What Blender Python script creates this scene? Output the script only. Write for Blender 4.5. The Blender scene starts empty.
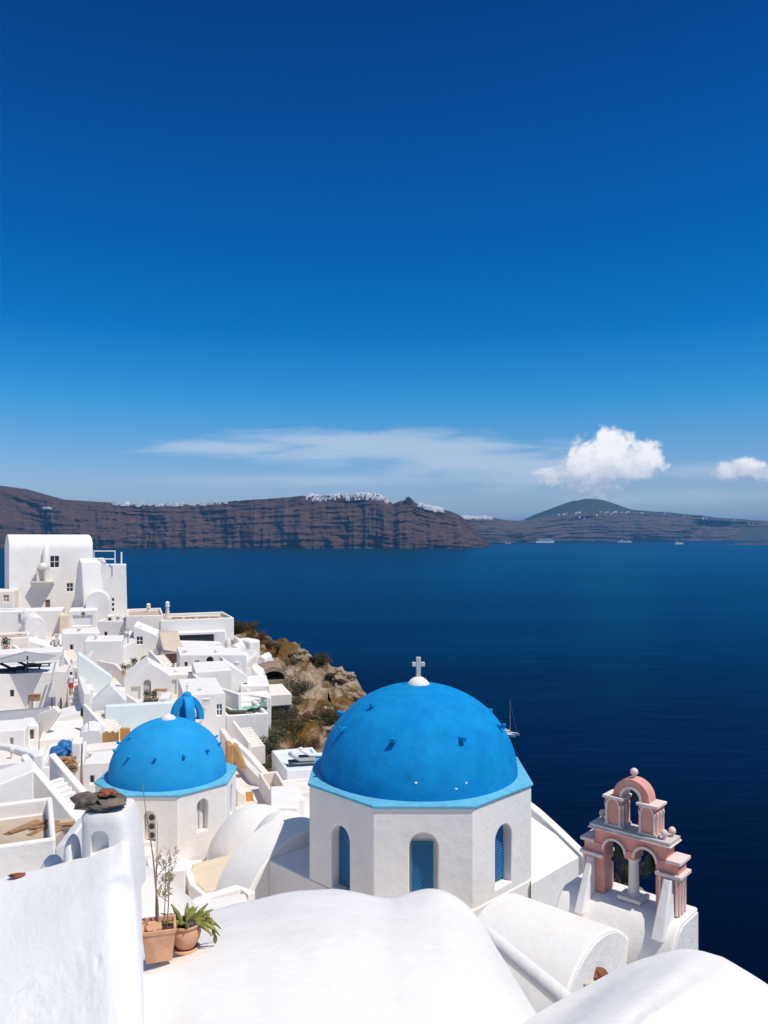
import bpy, bmesh, math, random
import numpy as np
from mathutils import Vector, Matrix, noise
R = math.radians
F, CX, HZ = 796.4, 384.0, 533.0        # focal length in pixels, picture centre, horizon row (used to survey real positions)
SEA = -130.0
scene = bpy.context.scene
COL = scene.collection
rnd = random.Random(7)

def P(px, py, D): return Vector(((px-CX)/F*D, D, -(py-HZ)/F*D))
def fb(x, y, z, o=4, s=1.0):
    v = 0; a = .5
    p = Vector((x*s, y*s, z*s))
    for _ in range(o):
        v += a*noise.noise(p); p = p*2.03+Vector((7.1, 3.3, 1.7)); a *= .5
    return v

# ------------------------------------------------------------------ materials
MATS = {}
def mat(name, col, rough=.85, var=.06, vscale=1.5, bump=.25, bscale=8, bdist=.02, spec=.3, metallic=0, col2=None, fac2=None, scale2=.6, thr=(.5, .62), stretch=None):
    m = bpy.data.materials.new(name); m.use_nodes = True
    nt = m.node_tree; N = nt.nodes; L = nt.links
    b = N['Principled BSDF']; b.inputs['Roughness'].default_value = rough
    b.inputs['Specular IOR Level'].default_value = spec; b.inputs['Metallic'].default_value = metallic
    tc = N.new('ShaderNodeTexCoord'); src = tc.outputs['Object']
    if stretch:
        mp = N.new('ShaderNodeMapping'); mp.inputs['Scale'].default_value = stretch
        L.new(src, mp.inputs[0]); src = mp.outputs[0]
    n1 = N.new('ShaderNodeTexNoise'); n1.inputs['Scale'].default_value = vscale; n1.inputs['Detail'].default_value = 6; n1.inputs['Roughness'].default_value = .62
    L.new(src, n1.inputs['Vector'])
    r = N.new('ShaderNodeValToRGB')
    r.color_ramp.elements[0].position = .3; r.color_ramp.elements[1].position = .7
    lo = [max(0, c*(1-var*1.6)) for c in col]; hi = [min(1, c*(1+var*.5)) for c in col]
    r.color_ramp.elements[0].color = (*lo, 1); r.color_ramp.elements[1].color = (*hi, 1)
    L.new(n1.outputs['Fac'], r.inputs[0]); out = r.outputs[0]
    if col2:
        n2 = N.new('ShaderNodeTexNoise'); n2.inputs['Scale'].default_value = scale2; n2.inputs['Detail'].default_value = 8; n2.inputs['Roughness'].default_value = .65
        L.new(src, n2.inputs['Vector'])
        r2 = N.new('ShaderNodeValToRGB'); r2.color_ramp.elements[0].position = thr[0]; r2.color_ramp.elements[1].position = thr[1]
        r2.color_ramp.elements[0].color = (0, 0, 0, 1); f = fac2 or 1; r2.color_ramp.elements[1].color = (f, f, f, 1)
        L.new(n2.outputs['Fac'], r2.inputs[0])
        mx = N.new('ShaderNodeMixRGB'); L.new(r2.outputs[0], mx.inputs[0]); L.new(out, mx.inputs[1]); mx.inputs[2].default_value = (*col2, 1)
        out = mx.outputs[0]
    L.new(out, b.inputs['Base Color'])
    nb = N.new('ShaderNodeTexNoise'); nb.inputs['Scale'].default_value = bscale; nb.inputs['Detail'].default_value = 7; nb.inputs['Roughness'].default_value = .6
    L.new(src, nb.inputs['Vector'])
    bp = N.new('ShaderNodeBump'); bp.inputs['Strength'].default_value = bump; bp.inputs['Distance'].default_value = bdist
    L.new(nb.outputs['Fac'], bp.inputs['Height']); L.new(bp.outputs[0], b.inputs['Normal'])
    MATS[name] = m
    return m

mat('whitewash', (.80, .77, .73), var=.04, vscale=.9, bump=.55, bscale=2.6, bdist=.05, col2=(.60, .55, .49), fac2=.38, scale2=1.3, thr=(.56, .76))
mat('whitewash_fresh', (.81, .785, .745), var=.035, vscale=.7, bump=.62, bscale=1.7, bdist=.06, col2=(.66, .60, .54), fac2=.32, scale2=2.6, thr=(.57, .74))
mat('whitewash_rough', (.79, .76, .72), var=.05, vscale=5, bump=.75, bscale=11, bdist=.03, col2=(.5, .46, .42), fac2=.45, scale2=4.5, thr=(.62, .76))
mat('plaster_worn', (.82, .80, .765), var=.03, vscale=1.4, bump=.55, bscale=7, bdist=.022, col2=(.5, .46, .42), fac2=.4, scale2=4, thr=(.66, .74))
mat('whitewash_warm', (.79, .73, .66), var=.04, vscale=1.2, bump=.35, bscale=3, bdist=.03, col2=(.62, .55, .46), fac2=.4, scale2=1.0, thr=(.52, .75))
mat('whitewash_cool', (.72, .74, .76), var=.04, vscale=1.2, bump=.3, bscale=3, bdist=.03, col2=(.6, .6, .6), fac2=.3, scale2=1.0, thr=(.55, .75))
mat('pale_aqua', (.68, .76, .755), var=.04, bump=.2)
mat('cream', (.74, .62, .46), var=.06, bump=.3, col2=(.62, .5, .36), fac2=.4)
mat('ochre', (.50, .29, .12), var=.12, bump=.3, col2=(.45, .24, .08), fac2=.5, scale2=2)
mat('orange', (.72, .33, .10), var=.08, bump=.3)
mat('tan_floor', (.52, .42, .32), var=.12, vscale=3, bump=.3, col2=(.4, .28, .2), fac2=.6, scale2=1.5)
mat('dome_blue', (.002, .235, .56), rough=.85, var=.13, vscale=2.4, bump=.8, bscale=4, bdist=.03, spec=.12, col2=(.012, .33, .66), fac2=.4, scale2=1.1, thr=(.40, .72))
mat('dome_blue_far', (.016, .31, .66), rough=.85, var=.10, vscale=1.1, bump=.5, bscale=4, bdist=.03, spec=.12, col2=(.035, .33, .62), fac2=.5, scale2=1.6, thr=(.45, .7))
mat('rim_blue', (.12, .45, .64), rough=.75, var=.14, vscale=4, bump=.5, bscale=9, col2=(.22, .5, .7), fac2=.5, scale2=3, thr=(.55, .7))
mat('shutter_blue', (.010, .17, .29), rough=.5, var=.1, vscale=10, bump=.2)
mat('pink', (.71, .33, .255), var=.14, vscale=3, bump=.4, bscale=12, col2=(.76, .42, .33), fac2=.5, scale2=2.4)
mat('pink_trim', (.82, .66, .59), var=.12, vscale=6, bump=.4, bscale=14, col2=(.6, .46, .40), fac2=.5, scale2=6, thr=(.55, .7))
mat('slab_grey', (.62, .56, .51), var=.12, vscale=4, bump=.4, bscale=14, col2=(.66, .62, .58), fac2=.6, scale2=3)
mat('bronze', (.035, .075, .055), rough=.5, metallic=.6, var=.3, bump=.2, col2=(.16, .12, .05), fac2=.6, scale2=5)
mat('terracotta', (.62, .33, .19), rough=.8, var=.1, vscale=5, bump=.3, bscale=30, bdist=.004, col2=(.7, .48, .34), fac2=.5, scale2=7, thr=(.45, .65))
mat('soil', (.12, .07, .045), var=.4, vscale=20, bump=1, bscale=40, bdist=.02)
mat('twig', (.38, .26, .18), var=.3, vscale=20, bump=.4, bscale=60, bdist=.003)
mat('twig_leaf', (.40, .32, .16), var=.4, vscale=9, bump=0)
mat('succulent', (.22, .23, .05), rough=.55, var=.35, vscale=9, bump=.1, col2=(.42, .37, .11), fac2=.7, scale2=6)
mat('stone_brown', (.16, .125, .105), var=.35, vscale=6, bump=1, bscale=20, bdist=.02, col2=(.26, .2, .16), fac2=.7, scale2=5)
mat('stone_red', (.32, .11, .06), var=.35, vscale=12, bump=1, bscale=30, bdist=.01)
mat('rock', (.44, .34, .245), var=.35, vscale=.35, bump=1, bscale=1.4, bdist=.5, col2=(.20, .125, .075), fac2=.8, scale2=.16, thr=(.45, .6))
mat('dry_stone', (.17, .14, .12), var=.45, vscale=2.5, bump=1, bscale=4, bdist=.2, col2=(.3, .25, .2), fac2=.6, scale2=3)
mat('red_earth', (.17, .075, .05), var=.3, vscale=3, bump=1, bscale=5, bdist=.15)
mat('shrub', (.085, .085, .035), var=.4, vscale=1.2, bump=0, col2=(.13, .06, .03), fac2=.7, scale2=.5)
mat('shrub_red', (.13, .065, .04), var=.4, vscale=1.2, bump=0, col2=(.07, .075, .03), fac2=.8, scale2=.8)
mat('shrub_olive', (.13, .125, .075), var=.35, vscale=1.2, bump=0)
mat('dark_pane_and_shade', (.03, .035, .04), rough=.35, var=.3, spec=.5, bump=0)  # dark panes; in open recesses it paints in the shade inside
mat('window_blue', (.07, .12, .17), rough=.4, var=.2, spec=.5, bump=0)
mat('door_grey', (.45, .44, .42), var=.1, bump=.1)
mat('door_brown', (.2, .13, .09), var=.2, bump=.1)
mat('wood', (.42, .24, .12), rough=.8, var=.3, vscale=5, bump=.4, bscale=20)
mat('canvas_grey', (.36, .36, .37), rough=.9, var=.04, bump=.1)
mat('canvas_beige', (.60, .50, .38), rough=.9, var=.06, bump=.1)
mat('canvas_white', (.72, .71, .69), rough=.9, var=.04, bump=.1)
mat('metal_dark', (.06, .06, .065), rough=.5, var=.1, bump=0)
mat('metal_white', (.8, .8, .8), rough=.5, var=.02, bump=0)
mat('tarp_blue', (.05, .20, .5), rough=.6, var=.2, vscale=3, bump=.8, bscale=6, bdist=.05)
mat('cushion_green', (.35, .6, .48), var=.1, bump=.1)
mat('cushion_dark', (.04, .045, .07), var=.2, bump=.1)
mat('skin', (.55, .33, .24), rough=.6, var=.05, bump=0)
mat('cloth_red', (.5, .04, .05), var=.1, bump=.1)
mat('cloth_white', (.75, .72, .75), var=.05, bump=.1)
mat('hair', (.04, .025, .02), var=.2, bump=0)
mat('town', (.86, .85, .83), var=.04, bump=0)
mat('ship_white', (.82, .82, .82), rough=.5, var=.02, bump=0)
mat('ship_glass', (.05, .07, .1), rough=.3, var=.1, bump=0)
mat('ship_red', (.3, .06, .05), rough=.5, var=.1, bump=0)

def cliff_mat(name, c1, c2, c3, hs):
    m = bpy.data.materials.new(name); m.use_nodes = True
    nt = m.node_tree; N = nt.nodes; L = nt.links; b = N['Principled BSDF']; b.inputs['Roughness'].default_value = .95; b.inputs['Specular IOR Level'].default_value = .1
    tc = N.new('ShaderNodeTexCoord')
    def nz(scale, sx, sy, sz, det=8, w=0):
        mp = N.new('ShaderNodeMapping'); mp.inputs['Scale'].default_value = (sx, sy, sz); L.new(tc.outputs['Object'], mp.inputs[0])
        n = N.new('ShaderNodeTexNoise'); n.inputs['Scale'].default_value = scale; n.inputs['Detail'].default_value = det; n.inputs['Roughness'].default_value = .65; n.inputs['Distortion'].default_value = w
        L.new(mp.outputs[0], n.inputs['Vector']); return n.outputs['Fac']
    def ramp(f, a, bb, ca, cb):
        r = N.new('ShaderNodeValToRGB'); r.color_ramp.elements[0].position = a; r.color_ramp.elements[1].position = bb
        r.color_ramp.elements[0].color = (*ca, 1); r.color_ramp.elements[1].color = (*cb, 1); L.new(f, r.inputs[0]); return r.outputs[0]
    strata = nz(hs, .16, .16, 1.0, 8, 1.6)
    a = ramp(strata, .35, .62, c1, c2)
    patch = nz(hs*.12, 1, 1, .6, 8)
    f = ramp(patch, .42, .62, (0, 0, 0), (1, 1, 1))
    mx = N.new('ShaderNodeMixRGB'); L.new(f, mx.inputs[0]); L.new(a, mx.inputs[1]); mx.inputs[2].default_value = (*c3, 1)
    fine = nz(hs*2.5, 1, 1, 2.2, 8)
    g = ramp(fine, .32, .68, (.45, .45, .45), (1.3, 1.3, 1.3))
    mm = N.new('ShaderNodeMixRGB'); mm.blend_type = 'MULTIPLY'; mm.inputs[0].default_value = 1; L.new(mx.outputs[0], mm.inputs[1]); L.new(g, mm.inputs[2])
    L.new(mm.outputs[0], b.inputs['Base Color'])
    MATS[name] = m
cliff_mat('caldera_rock', (.030, .020, .018), (.155, .088, .060), (.085, .050, .036), .055)
cliff_mat('caldera_far', (.05, .037, .034), (.15, .10, .075), (.09, .072, .05), .04)
cliff_mat('mountain_rock', (.06, .06, .05), (.09, .08, .06), (.045, .055, .035), .01)

# terrain ground: pale rock, dry grass in patches
def ground_mat():
    m = bpy.data.materials.new('hillside'); m.use_nodes = True
    nt = m.node_tree; N = nt.nodes; L = nt.links; b = N['Principled BSDF']; b.inputs['Roughness'].default_value = .95; b.inputs['Specular IOR Level'].default_value = .1
    tc = N.new('ShaderNodeTexCoord')
    def nz(scale, det=8, dist=0, zs=1):
        n = N.new('ShaderNodeTexNoise'); n.inputs['Scale'].default_value = scale; n.inputs['Detail'].default_value = det; n.inputs['Roughness'].default_value = .68; n.inputs['Distortion'].default_value = dist
        L.new(tc.outputs['Object'], n.inputs['Vector']); return n.outputs['Fac']
    def ramp(f, pts):
        r = N.new('ShaderNodeValToRGB'); e = r.color_ramp.elements
        e[0].position, e[0].color = pts[0][0], (*pts[0][1], 1); e[1].position, e[1].color = pts[-1][0], (*pts[-1][1], 1)
        for p, c in pts[1:-1]: q = e.new(p); q.color = (*c, 1)
        L.new(f, r.inputs[0]); return r.outputs[0]
    rock = ramp(nz(.55), [(.30, (.13, .085, .055)), (.43, (.33, .23, .15)), (.54, (.47, .36, .25)), (.72, (.60, .50, .39))])
    grass = ramp(nz(1.3), [(.35, (.06, .05, .018)), (.47, (.24, .115, .035)), (.56, (.13, .105, .035)), (.7, (.30, .19, .08))])
    f = ramp(nz(.16, 10, .6), [(.46, (0, 0, 0)), (.53, (1, 1, 1))])
    mx = N.new('ShaderNodeMixRGB'); L.new(f, mx.inputs[0]); L.new(rock, mx.inputs[1]); L.new(grass, mx.inputs[2])
    L.new(mx.outputs[0], b.inputs['Base Color'])
    bp = N.new('ShaderNodeBump'); bp.inputs['Strength'].default_value = 1; bp.inputs['Distance'].default_value = .9
    L.new(nz(.9, 10), bp.inputs['Height']); L.new(bp.outputs[0], b.inputs['Normal'])
    MATS['hillside'] = m
ground_mat()

def sea_mat():
    m = bpy.data.materials.new('sea'); m.use_nodes = True
    nt = m.node_tree; N = nt.nodes; L = nt.links; b = N['Principled BSDF']
    N.remove(b); out = [n for n in N if n.type == 'OUTPUT_MATERIAL'][0]
    tc = N.new('ShaderNodeTexCoord')
    def nz(scale, det, st=(1, 1, 1)):
        mp = N.new('ShaderNodeMapping'); mp.inputs['Scale'].default_value = st; L.new(tc.outputs['Object'], mp.inputs[0])
        n = N.new('ShaderNodeTexNoise'); n.inputs['Scale'].default_value = scale; n.inputs['Detail'].default_value = det; n.inputs['Roughness'].default_value = .6
        L.new(mp.outputs[0], n.inputs['Vector']); return n.outputs['Fac']
    r = N.new('ShaderNodeValToRGB'); r.color_ramp.elements[0].position = .35; r.color_ramp.elements[1].position = .65
    r.color_ramp.elements[0].color = (.0003, .0012, .008, 1); r.color_ramp.elements[1].color = (.0004, .0024, .013, 1)
    L.new(nz(.0012, 4, (.4, 1.6, 1)), r.inputs[0])
    df = N.new('ShaderNodeBsdfDiffuse'); L.new(r.outputs[0], df.inputs['Color'])
    gl = N.new('ShaderNodeBsdfGlossy'); gl.inputs['Roughness'].default_value = .24; gl.inputs['Color'].default_value = (.03, .62, .95, 1)
    b1 = N.new('ShaderNodeBump'); b1.inputs['Strength'].default_value = .6; b1.inputs['Distance'].default_value = 1.0
    L.new(nz(.10, 8, (.5, 1, 1)), b1.inputs['Height']); L.new(b1.outputs[0], gl.inputs['Normal'])
    fr = N.new('ShaderNodeFresnel'); fr.inputs['IOR'].default_value = 1.33; b2 = N.new('ShaderNodeBump'); b2.inputs['Strength'].default_value = .8; b2.inputs['Distance'].default_value = 1.6
    L.new(nz(.045, 9, (.35, 1.2, 1)), b2.inputs['Height']); L.new(b2.outputs[0], fr.inputs['Normal'])
    big = nz(.0035, 6, (.35, 2.2, 1))
    mr = N.new('ShaderNodeMapRange'); mr.inputs['From Min'].default_value = .3; mr.inputs['From Max'].default_value = .7; mr.inputs['To Min'].default_value = .40; mr.inputs['To Max'].default_value = .56; L.new(big, mr.inputs['Value'])
    mm = N.new('ShaderNodeMath'); mm.operation = 'MULTIPLY'; L.new(fr.outputs[0], mm.inputs[0]); L.new(mr.outputs[0], mm.inputs[1])
    mx = N.new('ShaderNodeMixShader'); L.new(mm.outputs[0], mx.inputs[0]); L.new(df.outputs[0], mx.inputs[1]); L.new(gl.outputs[0], mx.inputs[2])
    L.new(mx.outputs[0], out.inputs['Surface'])
    MATS['sea'] = m
sea_mat()

# ------------------------------------------------------------------ object helpers
def tag(o, label=None, cat=None, group=None, kind=None):
    if label: o['label'] = label
    if cat: o['category'] = cat
    if group: o['group'] = group
    if kind: o['kind'] = kind
    return o
def empty(name, loc, label, cat, group=None, rz=0):
    o = bpy.data.objects.new(name, None); COL.objects.link(o); o.location = loc; o.rotation_euler = (0, 0, rz)
    o.empty_display_size = .2
    return tag(o, label, cat, group)
def smooth(me, ang=35):
    for p in me.polygons: p.use_smooth = True
    try: me.set_sharp_from_angle(angle=R(ang))
    except Exception: pass
class MB:
    """collects shapes, builds one mesh object"""
    def __init__(s): s.bm = bmesh.new()
    def quad(s, vs):
        v = [s.bm.verts.new(Vector(p)) for p in vs]
        return s.bm.faces.new(v)
    def box(s, x0, x1, y0, y1, z0, z1, M=None, batter=0):
        c = [(x0, y0, z0), (x1, y0, z0), (x1, y1, z0), (x0, y1, z0), (x0+batter, y0+batter, z1), (x1-batter, y0+batter, z1), (x1-batter, y1-batter, z1), (x0+batter, y1-batter, z1)]
        v = [s.bm.verts.new((M @ Vector(p)) if M else Vector(p)) for p in c]
        for f in ((3, 2, 1, 0), (4, 5, 6, 7), (0, 1, 5, 4), (1, 2, 6, 5), (2, 3, 7, 6), (3, 0, 4, 7)): s.bm.faces.new([v[i] for i in f])
        return s
    def prism(s, poly, o, a, b, n, t0, t1):
        """polygon given in (a,b) axes at origin o, extruded along n from t0 to t1"""
        o = Vector(o); a = Vector(a); b = Vector(b); n = Vector(n)
        k = len(poly)
        v0 = [s.bm.verts.new(o+a*p[0]+b*p[1]+n*t0) for p in poly]; v1 = [s.bm.verts.new(o+a*p[0]+b*p[1]+n*t1) for p in poly]
        s.bm.faces.new(v0[::-1]); s.bm.faces.new(v1)
        for i in range(k): s.bm.faces.new((v0[i], v0[(i+1) % k], v1[(i+1) % k], v1[i]))
        return s
    def tube(s, pts, r, n=6, cap=True):
        pts = [Vector(p) for p in pts]; rings = []
        rs = r if isinstance(r, (list, tuple)) else [r]*len(pts)
        for i, p in enumerate(pts):
            d = (pts[min(i+1, len(pts)-1)]-pts[max(i-1, 0)]).normalized()
            u = d.orthogonal().normalized() if i == 0 else (u-d*u.dot(d)).normalized()
            w = d.cross(u)
            rings.append([s.bm.verts.new(p+(u*math.cos(t)+w*math.sin(t))*rs[i]) for t in [2*math.pi*k/n for k in range(n)]])
        for a, b in zip(rings, rings[1:]):
            for k in range(n): s.bm.faces.new((a[k], a[(k+1) % n], b[(k+1) % n], b[k]))
        if cap and n > 2: s.bm.faces.new(rings[0][::-1]); s.bm.faces.new(rings[-1])
        return s
    def lathe(s, prof, o=(0, 0, 0), n=24, M=None):
        o = Vector(o); rings = []
        for r, z in prof:
            if r < 1e-4: rings.append([s.bm.verts.new(o+Vector((0, 0, z)))])
            else: rings.append([s.bm.verts.new(o+Vector((r*math.cos(2*math.pi*k/n), r*math.sin(2*math.pi*k/n), z))) for k in range(n)])
        for a, b in zip(rings, rings[1:]):
            for k in range(n):
                k2 = (k+1) % n
                if len(a) == 1 and len(b) == 1: continue
                if len(a) == 1: s.bm.faces.new((a[0], b[k2], b[k]))
                elif len(b) == 1: s.bm.faces.new((a[k], a[k2], b[0]))
                else: s.bm.faces.new((a[k], a[k2], b[k2], b[k]))
        if M:
            for rr in rings:
                for v in rr: v.co = M @ v.co
        return s
    def sphere(s, c, r, sx=1, sy=1, sz=1, sub=2, jit=0, seed=0, js=1.5):
        g = bmesh.ops.create_icosphere(s.bm, subdivisions=sub, radius=1)
        c = Vector(c)
        for v in g['verts']:
            d = v.co.copy(); k = 1+(jit*fb(d.x+seed, d.y, d.z, 3, js)*2 if jit else 0)
            v.co = c+Vector((d.x*r*sx*k, d.y*r*sy*k, d.z*r*sz*k))
        return s
    def grid(s, rows):
        g = [[s.bm.verts.new(Vector(p)) for p in r] for r in rows]
        for a, b in zip(g, g[1:]):
            for i in range(len(a)-1): s.bm.faces.new((a[i], a[i+1], b[i+1], b[i]))
        return g
    def build(s, name, m, parent=None, bevel=0, seg=2, sm=None, label=None, origin=None):
        bmesh.ops.recalc_face_normals(s.bm, faces=s.bm.faces)
        me = bpy.data.meshes.new(name); s.bm.to_mesh(me); s.bm.free()
        return link(name, me, m, parent, bevel, seg, sm, label, origin)
def link(name, me, m, parent=None, bevel=0, seg=2, sm=None, label=None, origin=None):
    """mesh data comes in world coordinates; it is moved to sit about its own origin / its parent's frame"""
    if origin is None:
        if parent is not None: org = parent_world(parent).translation
        else:
            cs = [v.co for v in me.vertices]
            org = Vector((sum(c.x for c in cs)/len(cs), sum(c.y for c in cs)/len(cs), min(c.z for c in cs))) if cs else Vector()
    else: org = Vector(origin)
    o = bpy.data.objects.new(name, me); COL.objects.link(o)
    if parent is not None:
        PW = parent_world(parent)
        me.transform(Matrix.Translation(-org)); o.parent = parent
        o.matrix_local = PW.inverted() @ Matrix.Translation(org)
    else:
        me.transform(Matrix.Translation(-org)); o.location = org
    me.materials.append(MATS[m] if isinstance(m, str) else m)
    if sm is not None: smooth(me, sm)
    if bevel:
        b = o.modifiers.new('bevel', 'BEVEL'); b.width = bevel; b.segments = seg; b.limit_method = 'ANGLE'; b.angle_limit = R(30)
        b.use_clamp_overlap = True
        if sm is None: smooth(me, 50)
    if label: o['label'] = label
    return o
def parent_world(o):
    m = o.matrix_basis.copy(); 
    if o.parent is not None: m = parent_world(o.parent) @ m
    return m
def dup(root, loc=None, rz=None, sc=None, label=None, parent=None):
    c = root.copy(); COL.objects.link(c)
    if parent is not None: c.parent = parent
    if loc is not None: c.location = loc
    if rz is not None: c.rotation_euler.z = rz
    if sc is not None: c.scale = (sc, sc, sc) if not hasattr(sc, '__len__') else sc
    if label: c['label'] = label
    for ch in list(root.children): dup(ch, parent=c)
    return c
def boolean(o, cutters):
    """cut the MB cutters out of mesh object o for good (nothing is left behind)"""
    cme = bpy.data.meshes.new('cut'); bmesh.ops.recalc_face_normals(cutters.bm, faces=cutters.bm.faces); cutters.bm.to_mesh(cme); cutters.bm.free()
    co = bpy.data.objects.new('cut', cme); COL.objects.link(co)
    md = o.modifiers.new('b', 'BOOLEAN'); md.operation = 'DIFFERENCE'; md.solver = 'EXACT'; md.object = co
    try: md.use_self = True
    except Exception: pass
    bpy.context.view_layer.update()
    dg = bpy.context.evaluated_depsgraph_get()
    me = bpy.data.meshes.new_from_object(o.evaluated_get(dg))
    o.modifiers.remove(md); old = o.data; o.data = me; bpy.data.meshes.remove(old)
    bpy.data.objects.remove(co); bpy.data.meshes.remove(cme)
    return o
def arch_poly(x0, x1, z0, z1, n=8):
    """upright arched opening outline, semicircular head if it fits"""
    w = (x1-x0)/2; r = min(w, (z1-z0)*.8); c = (x0+x1)/2
    pts = [(x0, z0), (x1, z0)]
    for k in range(n+1):
        t = math.pi*k/n; pts.append((c+w*math.cos(t), z1-r+r*math.sin(t)))
    return pts

# ------------------------------------------------------------------ village building generator
GROUND = []     # survey points of the hillside
def house(name, label, cat, px0, px1, top, bot, D, dep, yaw=0, mt='whitewash', roof='flat', ops=(), par=.35, parw=.25, rise=None, group=None, below=1.6, wall='wall', batter=0, bev=.05, reg=True, rfloor=None):
    bev = bev*1.7 if D > 30 else bev
    if D > 30: yaw += 18
    a = R(yaw); A = P(px0, top, D)
    ca, sa = math.cos(a), math.sin(a)
    def wx(px):
        l = (px-CX)/F
        return (l*D-A.x)/(ca-l*sa)
    W = wx(px1)
    def zz(px, py): return -(py-HZ)/F*(D+wx(px)*sa)
    H = A.z; zb = zz((px0+px1)/2, bot)
    if reg:
        GROUND.append((A.x+W/2*ca, D+W/2*sa, zb)); GROUND.append((A.x+W/2*ca-dep*sa, D+W/2*sa+dep*ca, zb+.4))
    M = Matrix.Translation((A.x, D, 0)) @ Matrix.Rotation(a, 4, 'Z')
    root = empty(name, (A.x, D, zb), label, cat, group, 0)
    X = M.to_3x3() @ Vector((1, 0, 0)); Y = M.to_3x3() @ Vector((0, 1, 0)); O = Vector((A.x, D, 0)); Z = Vector((0, 0, 1))
    b = MB()
    z0 = zb-below
    if roof in ('flat', 'terrace', 'none'):
        b.box(0, W, 0, dep, z0, H, M, batter)
    elif roof == 'vaultx':      # ridge runs along the front
        rs = rise or dep*.35
        pl = [(0, z0), (dep, z0)]+[(dep/2+dep/2*math.cos(math.pi*k/14), H-rs+rs*math.sin(math.pi*k/14)) for k in range(15)]
        b.prism(pl, O, Y, Z, X, 0, W)
    elif roof == 'vaulty':      # gable faces the front
        rs = rise or W*.4
        pl = [(0, z0), (W, z0)]+[(W/2+W/2*math.cos(math.pi*k/14), H-rs+rs*math.sin(math.pi*k/14)) for k in range(15)]
        b.prism(pl, O, X, Z, Y, 0, dep)
    elif roof == 'gable':
        rs = rise or W*.3
        b.prism([(0, z0), (W, z0), (W, H-rs), (W/2, H), (0, H-rs)], O, X, Z, Y, 0, dep)
    elif roof == 'slopeR':      # top falls towards the right
        rs = rise or 1
        b.prism([(0, z0), (W, z0), (W, H-rs), (0, H)], O, X, Z, Y, 0, dep)
    elif roof == 'slopeL':
        rs = rise or 1
        b.prism([(0, z0), (W, z0), (W, H), (0, H-rs)], O, X, Z, Y, 0, dep)
    if D > 15:
        rj = random.Random(int(px0*31+top*7)); jt = {}
        for v in b.bm.verts:
            kk = (round(v.co.x, 2), round(v.co.y, 2)); 
            if kk not in jt: jt[kk] = (rj.uniform(-.07, .07), rj.uniform(-.03, .07))
            if v.co.z > zb-.5: v.co += Vector((jt[kk][0], 0, jt[kk][1]*(1 if roof != 'terrace' else .4)))
    w = b.build(wall, mt, root)
    cut = MB(); ncut = 0
    if roof == 'terrace':
        cut.box(parw, W-parw, parw, dep-parw, H-par, H+.5, M); ncut += 1
    panes = []
    for op in ops:
        ty, x0, x1, y0, y1 = op[:5]; u0, u1 = wx(x0), wx(x1); za, zc = zz(x0, y1), zz(x0, y0)
        d = .22
        if ty == 'cave': d = min(dep-.4, 3.0)
        if ty in ('arch', 'archd', 'cave', 'archw'):
            cut.prism(arch_poly(u0, u1, za, zc), O, X, Z, Y, -.1, d)
        else: cut.box(u0, u1, -.1, d, za, zc, M)
        ncut += 1
        panes.append((ty, u0, u1, za, zc, d, op[5] if len(op) > 5 else None))
    if ncut: boolean(w, cut)
    if roof == 'terrace':
        f = MB(); f.box(parw+.01, W-parw-.01, parw+.01, dep-parw-.01, H-par-.05, H-par+.012, M)
        f.build('roof_floor', rfloor or ('whitewash_warm' if mt != 'whitewash_warm' else 'whitewash'), root)
    for ty, u0, u1, za, zc, d, m2 in panes:
        m_ = m2 or {'win': 'dark_pane_and_shade', 'arch': 'dark_pane_and_shade', 'archd': 'door_grey', 'door': 'door_brown', 'cave': 'dark_pane_and_shade', 'niche': mt, 'archw': 'canvas_grey'}[ty]
        nm = 'door' if ty in ('door', 'archd') else 'window' if ty in ('win', 'arch') else 'back_panel'
        q = MB(); e = .012
        if ty in ('arch', 'archd', 'archw', 'cave'):
            q.prism(arch_poly(u0+e, u1-e, za+e, zc-e), O, X, Z, Y, d-.05, d-.012)
        else: q.box(u0+e, u1-e, d-.05, d-.012, za+e, zc-e, M)
        pn = q.build(nm, m_, root)
        if ty in ('win',) and (u1-u0) > .35:
            g = MB(); t = .035; um = (u0+u1)/2; zm = (za+zc)/2
            g.box(um-t, um+t, d-.1, d-.052, za+e, zc-e, M); g.box(u0+e, um-t, d-.1, d-.052, zm-t, zm+t, M); g.box(um+t, u1-e, d-.1, d-.052, zm-t, zm+t, M)
            g.build('glazing_bar', 'metal_white', pn)
    if bev:
        md = w.modifiers.new('bevel', 'BEVEL'); md.width = bev*max(1, D/60); md.segments = 3; md.limit_method = 'ANGLE'; md.angle_limit = R(40); md.use_clamp_overlap = True
    smooth(w.data, 40)
    root['_W'] = W
    return root

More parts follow.
